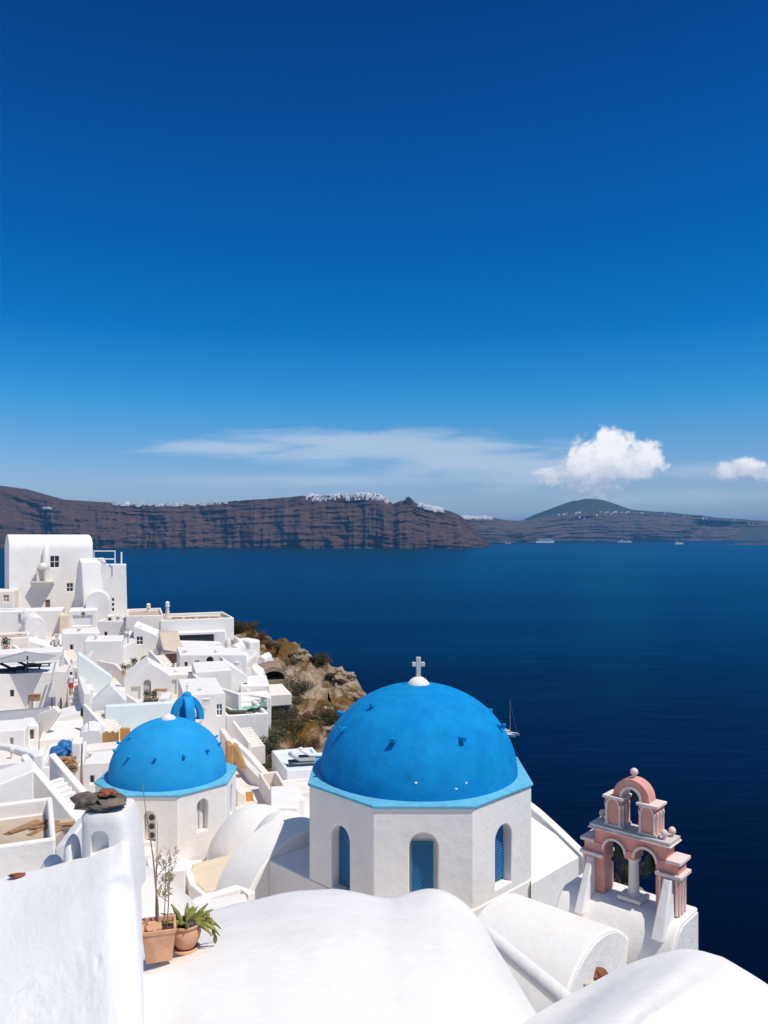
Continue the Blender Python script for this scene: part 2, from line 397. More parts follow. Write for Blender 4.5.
# ------------------------------------------------------------------ main church
Zv = Vector((0, 0, 1))
def octagon(cx, cy, ap):
    r = ap/math.cos(math.pi/8)
    return [(cx+r*math.cos(math.pi/8+k*math.pi/4), cy+r*math.sin(math.pi/8+k*math.pi/4)) for k in range(8)]
def dome_church(cx, cy, ap, zrim, zbase, dr, dh, wall_m, dome_m, label, wins, peg_phi, peg_th, pegs_extra=(), peg_s=1.0, sink=0.0):
    root = empty('domed_church', (cx, cy, zbase), label, 'church')
    b = MB(); b.prism(octagon(cx, cy, ap), (0, 0, 0), (1, 0, 0), (0, 1, 0), (0, 0, 1), zbase, zrim-.08)
    w = b.build('wall', wall_m, root)
    cut = MB()
    info = []
    for face, half, za, zc, kind in wins:
        a = face*math.pi/4-math.pi/2      # outward direction of the face
        n = Vector((math.cos(a), math.sin(a), 0)); u = Vector((-n.y, n.x, 0))
        o = Vector((cx, cy, 0))+n*ap
        cut.prism(arch_poly(-half, half, za, zc, 12), o, u, Zv, n, -.34, .2)
        info.append((o, u, n, half, za, zc, kind))
    boolean(w, cut)
    md = w.modifiers.new('bevel', 'BEVEL'); md.width = .035; md.segments = 3; md.limit_method = 'ANGLE'; md.angle_limit = R(35); md.use_clamp_overlap = True
    smooth(w.data, 40)
    for o, u, n, half, za, zc, kind in info:
        if kind == 'door':
            q = MB(); zt = zc-.33
            q.prism([(-half+.07, za), (half-.11, za), (half-.11, zt), (-half+.07, zt)], o, u, Zv, n, -.33, -.27)
            d = q.build('door', 'shutter_blue', root)
            f = MB(); t = .04
            for (a0, a1, b0, b1) in ((-half+.07, -half+.07+t, za, zt), (half-.11-t, half-.11, za, zt), (-half+.07+t, half-.11-t, zt-t, zt)):
                f.prism([(a0, b0), (a1, b0), (a1, b1), (a0, b1)], o, u, Zv, n, -.268, -.235)
            f.build('frame', 'shutter_blue', d)
            l = MB()                                   # diagonal lattice on the door leaf
            x0, x1, z0, z1 = -half+.12, half-.16, max(za, zt-1.9), zt-.05
            k = -3.0
            while k < 3.0:
                for sgn in (1, -1):
                    pts = []
                    for zq in np.linspace(z0, z1, 24):
                        x = sgn*(zq-z1)+k
                        if x0 <= x <= x1: pts.append((x, zq))
                    if len(pts) >= 2:
                        (xa, z_a), (xb, z_b) = pts[0], pts[-1]
                        l.tube([o+u*xa+Zv*z_a+n*(-.262+.006*sgn), o+u*xb+Zv*z_b+n*(-.262+.006*sgn)], .011, 4)
                k += .115
            l.build('lattice', 'tarp_blue', d)
        elif kind == 'shutter':
            q = MB(); q.prism(arch_poly(-half+.015, half-.015, za+.02, zc-.015, 10), o, u, Zv, n, -.33, -.28)
            d = q.build('window', 'shutter_blue', root)
            l = MB()
            for zq in np.arange(za+.1, zc-.15, .075): l.prism([(-half+.05, zq), (half-.05, zq), (half-.05, zq+.03), (-half+.05, zq+.03)], o, u, Zv, n, -.278, -.262)
            l.build('slat', 'tarp_blue', d)
        elif kind == 'glass':
            q = MB(); q.prism(arch_poly(-half+.015, half-.015, za+.02, zc-.015, 10), o, u, Zv, n, -.33, -.28)
            d = q.build('window', 'canvas_white', root)
            l = MB(); l.prism([(-.02, za+.05), (.02, za+.05), (.02, zc-.2), (-.02, zc-.2)], o, u, Zv, n, -.278, -.25)
            l.build('glazing_bar', 'door_grey', d)
        elif kind == 'holes':
            q = MB(); q.prism(arch_poly(-half+.015, half-.015, za+.02, zc-.015, 10), o, u, Zv, n, -.33, -.22)
            d = q.build('window', 'whitewash_warm', root)
            for j in range(3):
                l = MB(); zq = zc-.3-j*.33
                l.prism([(.02+.11*math.cos(t*math.pi/6), zq+.11*math.sin(t*math.pi/6)) for t in range(12)], o, u, Zv, n, -.218, -.2)
                l.build('round_pane', 'dark_pane_and_shade', d)
    # rim slab: sloped stucco ring
    b = MB(); o1 = octagon(cx, cy, ap+.05); o2 = octagon(cx, cy, ap+.04)
    r0 = [(x, y, zrim-.078) for x, y in o1]; r1 = [(x, y, zrim-.01) for x, y in o1]
    r2 = [(cx+(x-cx)*.985, cy+(y-cy)*.985, zrim+.012) for x, y in o2]
    b.grid([r0+r0[:1], r1+r1[:1], r2+r2[:1]]) ; 
    bm = b.bm; bmesh.ops.remove_doubles(bm, verts=bm.verts, dist=1e-4)
    top = [v for v in bm.verts if abs(v.co.z-(zrim+.012)) < 1e-4]; top.sort(key=lambda v: math.atan2(v.co.y-cy, v.co.x-cx)); bm.faces.new(top)
    bot = [v for v in bm.verts if abs(v.co.z-(zrim-.078)) < 1e-4]; bot.sort(key=lambda v: math.atan2(v.co.y-cy, v.co.x-cx)); bm.faces.new(bot[::-1])
    b.build('rim', 'rim_blue', root, bevel=.015)
    # dome
    b = MB(); prof = []
    for k in range(0, 33):
        t = math.pi/2*k/32; prof.append((dr*math.cos(t), zrim-sink+(dh+sink)*math.sin(t)))
    prof[-1] = (0, zrim+dh)
    b.lathe(prof, (cx, cy, 0), 72)
    for v in b.bm.verts:
        k = 1+.012*fb(v.co.x, v.co.y, v.co.z, 3, .7)
        v.co.x = cx+(v.co.x-cx)*k; v.co.y = cy+(v.co.y-cy)*k
    b.build('dome', dome_m, root, sm=60)
    def peg(th, phi, big=1):
        p = Vector((cx+dr*math.cos(phi)*math.sin(th), cy-dr*math.cos(phi)*math.cos(th), zrim+dh*math.sin(phi)))
        h = Vector((math.sin(th), -math.cos(th), 0)); s = peg_s*big
        g = MB(); q = .055*s; sd = Vector((math.cos(th), math.sin(th), 0))
        g.prism([(-.10, -q), (.20*s, -q*.8), (.23*s, q*1.5), (.15*s, q*1.7), (.1*s, q), (-.10, q)], p, h, Zv, sd, -q*1.1, q*1.1)
        g.build('peg', dome_m, root, bevel=.012)
    for t in peg_th: peg(R(t), R(peg_phi))
    for t, ph in pegs_extra: peg(R(t), R(ph), .8)
    return root
CXC, CYC, ZR = 1.03, 23.84, -7.07
church = dome_church(CXC, CYC, 3.14, ZR, -14.5, 2.93, 2.57, 'whitewash', 'dome_blue',
    'large whitewashed octagonal church with blue dome, white cross and blue lattice door', 
    [(0, .375, -10.6, -7.80, 'door'), (7, .37, -9.72, -7.95, 'shutter'), (1, .37, -9.58, -7.92, 'shutter')], 35, [-18, -63, 26, 71, 116, 161, 206, 251], [(-52, 56)])
# white marks left on the dome
for (px, py) in ((416, 783), (456, 789), (466, 783)):
    l = Vector(((px-CX)/F, 1, -(py-HZ)/F))
    best = None
    for k in range(400):
        D = 20.8+k*.005; p = l*D; e = ((p.x-CXC)**2+(p.y-CYC)**2)/2.93**2+((p.z-ZR)/2.62)**2
        if e <= 1: best = p; break
    if best:
        b = MB(); b.sphere(best, .035, 1.2, .6, 1, 1, .3, px); b.build('plaster_patch', 'whitewash', church)
b = MB()
b.lathe([(.34, 0), (.33, .08), (.22, .2), (.1, .27), (0, .28)], (CXC, CYC, ZR+2.50), 20)
mount = b.build('cross_mount', 'whitewash_fresh', church, sm=50)
b = MB(); zc0 = ZR+2.74
b.box(CXC-.07, CXC+.07, CYC-.05, CYC+.05, zc0, zc0+.62); b.box(CXC-.19, CXC-.071, CYC-.045, CYC+.045, zc0+.33, zc0+.47); b.box(CXC+.071, CXC+.19, CYC-.045, CYC+.045, zc0+.33, zc0+.47)
b.build('cross', 'slab_grey', church, bevel=.02)
# square base, turned 45 degrees, with a vaulted arm to each side
s2 = math.sqrt(.5)
b = MB(); hd = 4.48
b.prism([(CXC-hd, CYC), (CXC, CYC-hd), (CXC+hd, CYC), (CXC, CYC+hd)], (0, 0, 0), (1, 0, 0), (0, 1, 0), (0, 0, 1), -14.6, -9.78)
b.build('base', 'whitewash', church, bevel=.04, seg=3)
def arm(sgn, ck, Rk, zc_, n1):
    K = Vector((CXC+sgn*hd, CYC, 0)); d = Vector((-sgn*s2, s2, 0)); n = Vector((sgn*s2, s2, 0))
    pl = [(-1.6, -14.6), (4.1, -14.6)]+[(ck+Rk*math.cos(t), zc_+Rk*math.sin(t)) for t in [math.pi*k/36 for k in range(37)]]
    pl = [(max(-1.6, min(4.1, a_)), b_) for a_, b_ in pl]
    g = MB(); g.prism(pl, K, d, Zv, n, .0, n1); g.build('vaulted_arm', 'whitewash_fresh', church, bevel=.05, seg=3)
arm(-1, 1.5, 2.62, -11.9, 1.5)
K = Vector((CXC+hd, CYC, 0)); d = Vector((-s2, s2, 0)); n = Vector((s2, s2, 0))
g = MB()
q1 = [P(531, 884, 22.3), P(567.5, 862.5, 23.6), P(579, 857, 24.3), P(556, 834, 24.5), P(531, 816, 24.7)]
t_ = [g.bm.verts.new(p) for p in q1]; b_ = [g.bm.verts.new(Vector((p.x, p.y, -13))) for p in q1]
g.bm.faces.new(t_); g.bm.faces.new(b_[::-1])
for k in range(5): g.bm.faces.new((t_[k], t_[(k+1) % 5], b_[(k+1) % 5], b_[k]))
g.build('arm_roof', 'whitewash_fresh', church, bevel=.03)
q1 = [P(524, 796, 25.5), P(540, 808, 25.4), P(560, 826, 25.2), P(587, 852, 24.9)]
g = MB(); rw = []
for k, p in enumerate(q1):
    dv = (q1[min(k+1, 3)]-q1[max(k-1, 0)]); dv.z = 0; dv.normalize(); nv = Vector((-dv.y, dv.x, 0))
    f_ = p-nv*.42; rw.append([Vector((p.x, p.y, -13)), p, f_-Vector((0, 0, .04)), Vector((f_.x, f_.y, -13))])
G = g.grid(rw); g.bm.faces.new(G[0]); g.bm.faces.new(G[-1][::-1])
g.build('arm_rim', 'whitewash', church, bevel=.04, seg=3)

# ------------------------------------------------------------------ chapel with two parallel vaults, bell gable on top
Lp = Vector((5.03, 20.14, 0)); U = Vector((.745, -.667, 0)).normalized(); V = Vector((.667, .745, 0)).normalized()
GA = Vector((4.77, 17.6, 0))
chapel = empty('chapel', (GA.x, GA.y, -12.5), 'low whitewashed chapel with rough gable ends carrying the pink bell tower', 'chapel')
g = MB(); ra = 2.0
pl = [(-ra, -14.6), (ra, -14.6)]+[(ra*math.cos(t), -10.88+ra*math.sin(t)) for t in [math.pi*k/28 for k in range(29)]]
g.prism(pl, GA, V, Zv, U, -2.75, 0)
g.build('vault', 'whitewash_fresh', chapel, bevel=.05, seg=3)
g = MB()
g.prism([(a_*.96, max(b_, -12) if b_ < -10.9 else -10.88+(b_+10.88)*.96) for a_, b_ in pl[2:]]+[(-ra*.96, -12), (ra*.96, -12)], GA, V, Zv, U, .003, .035)
g.build('gable_face', 'whitewash_rough', chapel)
g = MB()
g.prism([(1.25, -14.6), (1.28, -9.95), (1.36, -9.6), (1.52, -9.3), (1.72, -9.08), (1.95, -8.97), (2.95, -8.97), (2.95, -14.6)], GA, V, Zv, U, -1.95, 1.06)
g.build('platform_block', 'whitewash', chapel, bevel=.05, seg=3)
g = MB()
g.prism([(1.33, -14.0), (1.36, -9.9), (1.42, -9.62), (1.57, -9.35), (1.76, -9.15), (1.97, -9.06), (2.88, -9.06), (2.88, -14.0)], GA, V, Zv, U, 1.063, 1.09)
g.build('gable_face', 'whitewash_rough', chapel)
# brown stone bedded in the gable
g = MB(); g.sphere(P(601, 976, 17.35), .2, .9, .5, .8, 2, .55, 3); tag(g.build('stone', 'stone_red', sm=10), 'reddish brown stone resting against the rounded chapel gable', 'stone')
g = MB(); g.sphere(P(590, 984, 17.0), .13, 1.3, .6, .5, 2, .4, 5); tag(g.build('stone', 'slab_grey', sm=10), 'small grey stone lying beside the brown one at the chapel gable', 'stone')
# ledge wall running down to the chapel in front of the church corner
g = MB(); A_ = P(517, 960, 15.6); B_ = P(566, 1001, 14.2); 
dd = (B_-A_).normalized(); side = Vector((dd.y, -dd.x, 0)).normalized()
g.tube([A_-dd*1.2, A_, B_, B_+dd*2], .17, 12)
tag(g.build('parapet', 'whitewash', sm=60), 'low rounded white parapet in the gutter between chapel and humped roof', 'parapet')

bell = empty('bell_tower', (Lp+U*1.22+Vector((0, 0, -8.95))), 'pink three-arched bell tower with white trim and ball finial on the chapel', 'bell tower')
def bx(mb, t0, t1, v0, v1, z0, z1):
    mb.prism([(t0, v0), (t1, v0), (t1, v1), (t0, v1)], Lp, U, V, Zv, z0, z1); return mb
zb = -8.95; TH = .55
# lower stage (body with two arches)
g = MB(); bx(g, 0.03, 2.42, .03, TH-.03, zb, -7.74)
lower = g.build('lower_wall', 'pink', bell)
c = MB()
for t in (.83, 1.62): c.prism(arch_poly(t-.26, t+.26, zb-.1, -7.58, 14), Lp, U, Zv, V, -.2, TH+.2)
c.prism([(.8, zb-.1), (1.65, zb-.1), (1.65, -7.93), (.8, -7.93)], Lp, U, Zv, V, -.2, TH+.2)
boolean(lower, c)
g = MB(); bx(g, .31, 2.14, .05, TH-.05, -7.739, -7.34); 
up = g.build('upper_wall', 'pink', bell)
c = MB()
for t in (.83, 1.62): c.prism(arch_poly(t-.26, t+.26, zb-.1, -7.58, 14), Lp, U, Zv, V, -.2, TH+.2)
boolean(up, c)
# shoulder slabs, cornices
for t0, t1 in ((-.05, .306), (2.144, 2.5)):
    g = MB(); bx(g, t0, t1, -.05, TH+.05, -7.738, -7.655); g.build('shoulder_slab', 'pink_trim', bell, bevel=.01)
for t0, t1 in ((-.06, .56), (1.89, 2.51)):
    g = MB(); bx(g, t0, t1, -.06, TH+.06, -8.07, -7.985); g.build('cornice', 'pink_trim', bell, bevel=.01)
g = MB(); bx(g, .2, 2.25, -.05, TH+.05, -7.338, -7.255); g.build('middle_slab', 'slab_grey', bell, bevel=.01)
g = MB(); bx(g, .17, 2.28, -.07, TH+.07, -7.372, -7.34); g.build('cornice', 'pink_trim', bell, bevel=.01)
def ring(tc, zc_, r0, r1, v0, v1, m_, nm, a0=0, a1=math.pi, n_=16, drop=0):
    g = MB(); out = [(tc+r1*math.cos(a0+(a1-a0)*k/n_), zc_+r1*math.sin(a0+(a1-a0)*k/n_)) for k in range(n_+1)]
    inn = [(tc+r0*math.cos(a0+(a1-a0)*k/n_), zc_+r0*math.sin(a0+(a1-a0)*k/n_)) for k in range(n_+1)]
    if drop: out = [(tc+r1, zc_-drop)]+out+[(tc-r1, zc_-drop)]; inn = [(tc+r0, zc_-drop)]+inn+[(tc-r0, zc_-drop)]
    g.prism(out+inn[::-1], Lp, U, Zv, V, v0, v1); return g.build(nm, m_, bell, sm=35)
for t in (.83, 1.62): ring(t, -7.84, .262, .32, -.012, .05, 'pink_trim', 'arch_trim')
# round column with base and capital in the middle
g = MB(); o = Lp+U*1.225+V*.27
g.lathe([(.17, zb+.1), (.17, zb+.13), (.135, zb+.16), (.125, zb+.5), (.12, -8.03), (.17, -7.99), (.17, -7.93), (0, -7.93)], (o.x, o.y, 0), 20); g.build('column', 'whitewash_warm', bell, sm=40)
g = MB(); bx(g, .93, 1.52, -.03, .57, zb, zb+.1); g.build('column_base', 'whitewash_warm', bell, bevel=.01)
# pilasters on the outer faces
def pil(t, v, z0, z1, nm='pilaster', r=.045):
    o = Lp+U*t+V*v; g = MB(); g.lathe([(r*1.3, z0), (r*1.3, z0+.04), (r, z0+.06), (r*.9, z1-.1), (r*1.4, z1-.07), (r*1.4, z1), (0, z1)], (o.x, o.y, 0), 10); g.build(nm, 'pink_trim', bell, sm=50)
for v in (.1, .27, .44): pil(2.42, v, zb+.02, -8.1, r=.03)
for t in (1.99, 2.38): pil(t, .02, zb+.02, -8.1, r=.03)
for v in (.1, .27, .45): pil(-.0, v, zb+.02, -8.1)
# leaning white buttresses
for t0, t1 in ((.12, .36), (2.06, 2.36)):
    g = MB(); g.prism([(0.02, -8.07), (-.1, -8.09), (-.72, zb-.35), (0.02, zb-.35)], Lp, V, Zv, U, t0, t1)
    for v in g.bm.verts:
        if v.co.z > -8.2: v.co += (Lp+U*((t0+t1)/2)-Vector((v.co.x, v.co.y, 0))).dot(U)*U*.35
    g.build('buttress', 'whitewash', bell, bevel=.03, seg=3)
# top stage: two pillars carrying a round arch
for t0, t1 in ((.58, 1.02), (1.45, 1.89)):
    g = MB(); bx(g, t0, t1, .04, TH-.04, -7.253, -6.56); g.build('pillar', 'pink', bell)
    g = MB(); bx(g, t0-.05, t1+.05, -.01, TH+.01, -6.558, -6.49); g.build('pillar_cap', 'pink_trim', bell, bevel=.01)
    g = MB(); bx(g, t0-.03, t1+.03, .01, TH-.01, -7.25, -7.18); g.build('pillar_foot', 'slab_grey', bell, bevel=.01)
    for t in (t0+.05, t1-.05): pil(t, .03, -7.18, -6.68, r=.03)
    for v in (.1, .27, .44): pil(t1, v, -7.18, -6.68, r=.026)
    for v in (.1, .44): pil(t0, v, -7.18, -6.68, r=.026)
    ring((t0+t1)/2, -6.69, .13, .17, .0, .045, 'pink_trim', 'small_arch_trim')
ring(1.235, -6.46, .24, .46, .09, .46, 'pink', 'top_arch', drop=.03, n_=24)
ring(1.235, -6.46, .22, .285, .06, .49, 'pink_trim', 'arch_trim', drop=.03, n_=24)
g = MB(); o = Lp+U*1.235+V*.27; g.lathe([(.05, -6.02), (.04, -5.97), (.03, -5.95), (.085, -5.9), (.1, -5.86), (.085, -5.8), (.04, -5.765), (0, -5.76)], (o.x, o.y, 0), 16); g.build('finial', 'pink_trim', bell, sm=60)
for t, v in ((2.12, .42), (2.05, .12), (.33, .42)):
    g = MB(); o = Lp+U*t+V*v; g.lathe([(.05, -7.25), (.04, -7.2), (.085, -7.15), (.085, -7.08), (.04, -7.03), (0, -7.02)], (o.x, o.y, 0), 12); g.build('ball_ornament', 'pink_trim', bell, sm=60)
for t, zc_, s in ((.83, -7.72, 1), (1.62, -7.72, 1), (1.235, -6.3, .55)):   # bells hang in the arches
    g = MB(); o = Lp+U*t+V*.3
    k = s*.19
    g.lathe([(0, zc_), (.35*k, zc_-.02), (.5*k, zc_-.3*k), (.62*k, zc_-1.1*k), (.75*k, zc_-1.7*k), (1.05*k, zc_-2.15*k), (.95*k, zc_-2.15*k), (.6*k, zc_-1.6*k)], (o.x, o.y, 0), 18)
    be = g.build('bell', 'bronze', sm=50)
    tag(be, {0: 'green bronze bell in the left lower arch of the pink tower', 1: 'green bronze bell in the right lower arch of the pink tower', 2: 'small bronze bell in the single top arch of the pink tower'}[[.83, 1.62, 1.235].index(t)], 'bell', 'bells of the pink tower')

# ------------------------------------------------------------------ foreground roofs (lofted, softly rounded plaster)
def loft(name, rows, m, label, cat, drop=3.0, sub=3, jit=.02, parent=None):
    """rows of surveyed (px,py,D) points, far row first; a smooth shell with a skirt, so it is a solid mass"""
    pts = [[P(*p) for p in r] for r in rows]
    def cr(p0, p1, p2, p3, t):
        return .5*((2*p1)+(-p0+p2)*t+(2*p0-5*p1+4*p2-p3)*t*t+(-p0+3*p1-3*p2+p3)*t*t*t)
    def dense(seq, k):
        out = []
        for i in range(len(seq)-1):
            p0 = seq[max(i-1, 0)]; p3 = seq[min(i+2, len(seq)-1)]
            for j in range(k): out.append(cr(p0, seq[i], seq[i+1], p3, j/k))
        out.append(seq[-1].copy()); return out
    k = 6
    pts = [dense(r, k) for r in pts]; cols = [dense([r[i] for r in pts], k) for i in range(len(pts[0]))]
    g = [[cols[i][j] for i in range(len(cols))] for j in range(len(cols[0]))]
    for r in g:
        for p in r: p.z += jit*2*fb(p.x, p.y, 0, 3, .8)
    b = MB(); G = b.grid(g)
    loop = [v for v in G[0]]+[r[-1] for r in G[1:]]+[v for v in G[-1][-2::-1]]+[r[0] for r in G[-2:0:-1]]
    cen = sum((v.co for v in loop), Vector())/len(loop)
    prev = loop
    for dz, out in ((.06, .05), (.22, .09), (drop, .12)):
        nw = []
        for v in loop:
            d = Vector((v.co.x-cen.x, v.co.y-cen.y, 0)); d = d.normalized() if d.length > 0 else d
            nw.append(b.bm.verts.new(v.co+d*out-Vector((0, 0, dz))))
        n_ = len(loop)
        for i in range(n_): b.bm.faces.new((prev[i], prev[(i+1) % n_], nw[(i+1) % n_], nw[i]))
        prev = nw
    b.bm.faces.new(prev)
    o = b.build(name, m, parent, sm=70)
    if label: tag(o, label, cat)
    return o
loft('plaster_roof', [
    [(100, 940, 11.8), (140, 930, 12), (205, 912, 12.3), (250, 900, 12.8), (300, 889, 13.2), (345, 890, 13.4), (385, 898, 13.4), (405, 893, 13.4), (430, 888, 13.3), (455, 896, 13.1), (480, 921, 12.7), (505, 962, 12.1), (528, 1000, 11.6)],
    [(120, 965, 9.65), (140, 960, 9.7), (205, 938, 10.0), (250, 926, 10.4), (300, 914, 10.8), (345, 913, 11), (385, 921, 11), (405, 922, 11), (430, 923, 11), (455, 931, 10.9), (483, 953, 10.8), (515, 990, 10.6), (545, 1030, 10.3)],
    [(128, 1012, 8.0), (140, 1010, 8), (205, 992, 8.1), (250, 980, 8.4), (300, 968, 8.7), (345, 965, 8.9), (385, 970, 9), (405, 972, 9), (432, 976, 9), (460, 985, 9), (495, 1012, 9), (530, 1045, 8.9), (565, 1090, 8.7)],
    [(128, 1230, 5.4), (140, 1230, 5.4), (185, 1220, 5.4), (230, 1210, 5.4), (300, 1200, 5.5), (355, 1200, 5.6), (400, 1200, 5.7), (420, 1200, 5.7), (440, 1200, 5.7), (470, 1210, 5.8), (510, 1230, 5.8), (560, 1260, 5.8), (620, 1310, 5.8)]],
    'whitewash_fresh', 'broad undulating white plaster roof across the foreground, holding the two potted plants', 'roof', drop=2.5, jit=.045)
def crest_roof():
    rows = [
     [P(505, 1050, 8.6), P(545, 1022, 9.0), P(590, 996, 9.6), P(640, 970, 9.9), P(690, 956, 10.0), P(715, 958, 10.0), P(735, 964, 9.9), P(770, 986, 9.7), P(830, 1030, 9.5)],
     [P(470, 1120, 7.2), P(500, 1090, 7.4), P(545, 1050, 7.8), P(590, 1025, 8.1), P(620, 1015, 8.2), P(638, 1015, 8.2), P(650, 1017, 8.1), P(740, 1060, 8), P(830, 1110, 8)],
     [P(380, 1260, 5.8), P(400, 1230, 6.0), P(430, 1190, 6.2), P(470, 1160, 6.3), P(500, 1140, 6.3), P(518, 1135, 6.3), P(530, 1137, 6.3), P(640, 1190, 6.2), P(800, 1270, 6.1)]]
    b = MB()
    back = [p+Vector((0, .35, -.10)) for p in rows[0]]; back2 = [p+Vector((0, .7, -3)) for p in rows[0]]
    R2 = [back2, back]+rows
    # densify
    def dens(seq, k=4, lin=False):
        out = []
        for i in range(len(seq)-1):
            p0 = seq[max(i-1, 0)]; p3 = seq[min(i+2, len(seq)-1)]; p1, p2 = seq[i], seq[i+1]
            for j in range(k):
                t = j/k
                out.append(p1.lerp(p2, t) if lin else .5*((2*p1)+(-p0+p2)*t+(2*p0-5*p1+4*p2-p3)*t*t+(-p0+3*p1-3*p2+p3)*t**3))
        out.append(seq[-1]); return out
    R3 = []
    for r in R2: R3.append(dens(r[:6])[:-1]+dens(r[5:7], 3, True)[:-1]+dens(r[6:], 6))
    cols = [dens([r[i] for r in R3], 4, True) for i in range(len(R3[0]))]
    G = b.grid([[c_[j] for c_ in cols] for j in range(len(cols[0]))])
    for idx in (0, -1):
        dn = [b.bm.verts.new(r[idx].co-Vector((0, 0, 3))) for r in G]
        for i in range(len(G)-1): b.bm.faces.new((G[i][idx], G[i+1][idx], dn[i+1], dn[i]))
    o = b.build('barrel_roof', 'whitewash_fresh', sm=40)
    tag(o, 'white barrel roof with a soft crease at the lower right corner', 'roof')
crest_roof()

# ------------------------------------------------------------------ foreground wall with chimney
fw = empty('chimney_wall', P(60, 1000, 8.3), 'thick white plastered wall with cracked rough face and squat chimney', 'wall')
def wall_loft():
    rows = [
     [P(-90, 912, 9.0), P(0, 886, 9.0), P(40, 876, 9.0), P(80, 862, 8.95), P(112, 850, 8.9), P(131, 846, 8.85), P(141, 880, 8.9)],
     [P(-90, 905, 8.75), P(0, 880, 8.75), P(40, 871, 8.7), P(80, 859, 8.65), P(112, 847, 8.6), P(129, 845, 8.6), P(139, 880, 8.8)],
     [P(-90, 955, 8.2), P(0, 930, 8.2), P(40, 915, 8.2), P(80, 892, 8.25), P(112, 873, 8.3), P(131, 872, 8.4), P(140, 900, 8.7)],
     [P(-90, 1020, 7.7), P(0, 990, 7.75), P(40, 965, 7.85), P(80, 930, 8.0), P(112, 905, 8.12), P(134, 912, 8.25), P(142, 940, 8.3)],
     [P(-90, 1110, 7.1), P(0, 1080, 7.15), P(40, 1065, 7.2), P(80, 1050, 7.2), P(112, 1035, 7.2), P(137, 1030, 7.25), P(145, 1040, 7.3)],
     [P(-90, 1300, 5.4), P(0, 1300, 5.4), P(40, 1300, 5.35), P(80, 1300, 5.3), P(112, 1300, 5.2), P(139, 1300, 5.1), P(150, 1300, 5.1)]]
    return rows
rows = wall_loft()
def dense_rows(pts, k):
    def cr(p0, p1, p2, p3, t): return .5*((2*p1)+(-p0+p2)*t+(2*p0-5*p1+4*p2-p3)*t*t+(-p0+3*p1-3*p2+p3)*t*t*t)
    def dn(seq):
        out = []
        for i in range(len(seq)-1):
            p0 = seq[max(i-1, 0)]; p3 = seq[min(i+2, len(seq)-1)]
            for j in range(k): out.append(cr(p0, seq[i], seq[i+1], p3, j/k))
        out.append(seq[-1].copy()); return out
    a = [dn(r) for r in pts]; c = [dn([r[i] for r in a]) for i in range(len(a[0]))]
    return [[c[i][j] for i in range(len(c))] for j in range(len(c[0]))]
g3 = dense_rows(rows, 34)
nr, nc = len(g3), len(g3[0])
b = MB()
def crack_d(x, z):   # distance to the ragged line where the newer coping plaster ends
    zl = -4.75+(x+4.0)*.62+.05*fb(x*3, 0, 5, 4, 1.2); return z-zl
for j, r in enumerate(g3):
    for p in r:
        d = crack_d(p.x, p.z)
        k = max(0, min(1, -d/.04+.5)) if p.z > -6.5 else 1
        rough = .014*fb(p.x*4, p.y*2, p.z*4, 5, 1.1)+.010*fb(p.x*14, p.y*8, p.z*14, 3, 1)
        p.y += k*(.006+rough)+.022*math.exp(-((d-.02*fb(p.x*6, 0, 3, 3))/.018)**2)*max(0, min(1, 4*fb(p.x*2.2, 7, 0, 4, 1.5)+.25))+.02*max(0, fb(p.x*7, p.y*3, p.z*9, 2, 1)-.33)*k*6
        p.y += .012*fb(p.x, p.z, 9, 3, 1.2)
G = b.grid(g3)
bk = [b.bm.verts.new(v.co+Vector((0, .3, -3.5))) for v in G[0]]
for i in range(nc-1): b.bm.faces.new((G[0][i], G[0][i+1], bk[i+1], bk[i]))
dn = [b.bm.verts.new(r_[-1].co+Vector((.02, .02, -1.6))) for r_ in G]
for i in range(nr-1): b.bm.faces.new((G[i][-1], G[i+1][-1], dn[i+1], dn[i]))
b.build('wall', 'plaster_worn', fw, sm=55)
# chimney on its end: battered stack, arched smoke niche, stone cap
g = MB(); ca_ = P(76, 866, 8.95); 
zt = P(100, 820, 8.6).z
x0c, x1c = P(77, 0, 8.6).x, P(133, 0, 8.6).x
prof = []
for j in range(13):
    t = j/12; z = -3.95+(zt+3.95)*t
    e = .0+ .02*math.sin(t*3); xr = x1c-.10*t**2.2; hw = .30-.02*t
    rr = []
    for k in range(40):
        a_ = 2*math.pi*k/40
        cx_, cy_ = (x0c+xr)/2, 8.9
        px_ = abs(math.cos(a_))**.45*math.copysign(1, math.cos(a_))*(xr-x0c)/2; py_ = abs(math.sin(a_))**.45*math.copysign(1, math.sin(a_))*hw
        rr.append(Vector((cx_+px_, cy_+py_, z+.015*fb(px_*4, py_*4, z))))
    prof.append(rr)
gg = []
for rr in prof: gg.append([g.bm.verts.new(p) for p in rr])
for a_, c_ in zip(gg, gg[1:]):
    for k in range(40): g.bm.faces.new((a_[k], a_[(k+1) % 40], c_[(k+1) % 40], c_[k]))
# rounded shoulder
ring1 = [g.bm.verts.new(Vector(((v.co.x-(x0c+x1c)/2)*.9+(x0c+x1c)/2, (v.co.y-8.9)*.9+8.9, v.co.z+.05))) for v in gg[-1]]
for k in range(40): g.bm.faces.new((gg[-1][k], gg[-1][(k+1) % 40], ring1[(k+1) % 40], ring1[k]))
g.bm.faces.new(ring1); g.bm.faces.new(gg[0][::-1])
st = g.build('chimney', 'whitewash', fw, sm=60)
c = MB(); nx = P(100, 0, 8.6).x
c.prism(arch_poly(nx-.11, nx+.09, -3.9, -3.22, 10), (0, 8.6, 0), (1, 0, 0), (0, 0, 1), (0, 1, 0), -.2, .09)
boolean(st, c); smooth(st.data, 50)
g = MB(); g.sphere((P(67, 0, 8.7).x, 8.85, -3.62), .16, .55, .9, 1.7, 3, .05, 2); g.build('shoulder', 'whitewash', fw, sm=70)
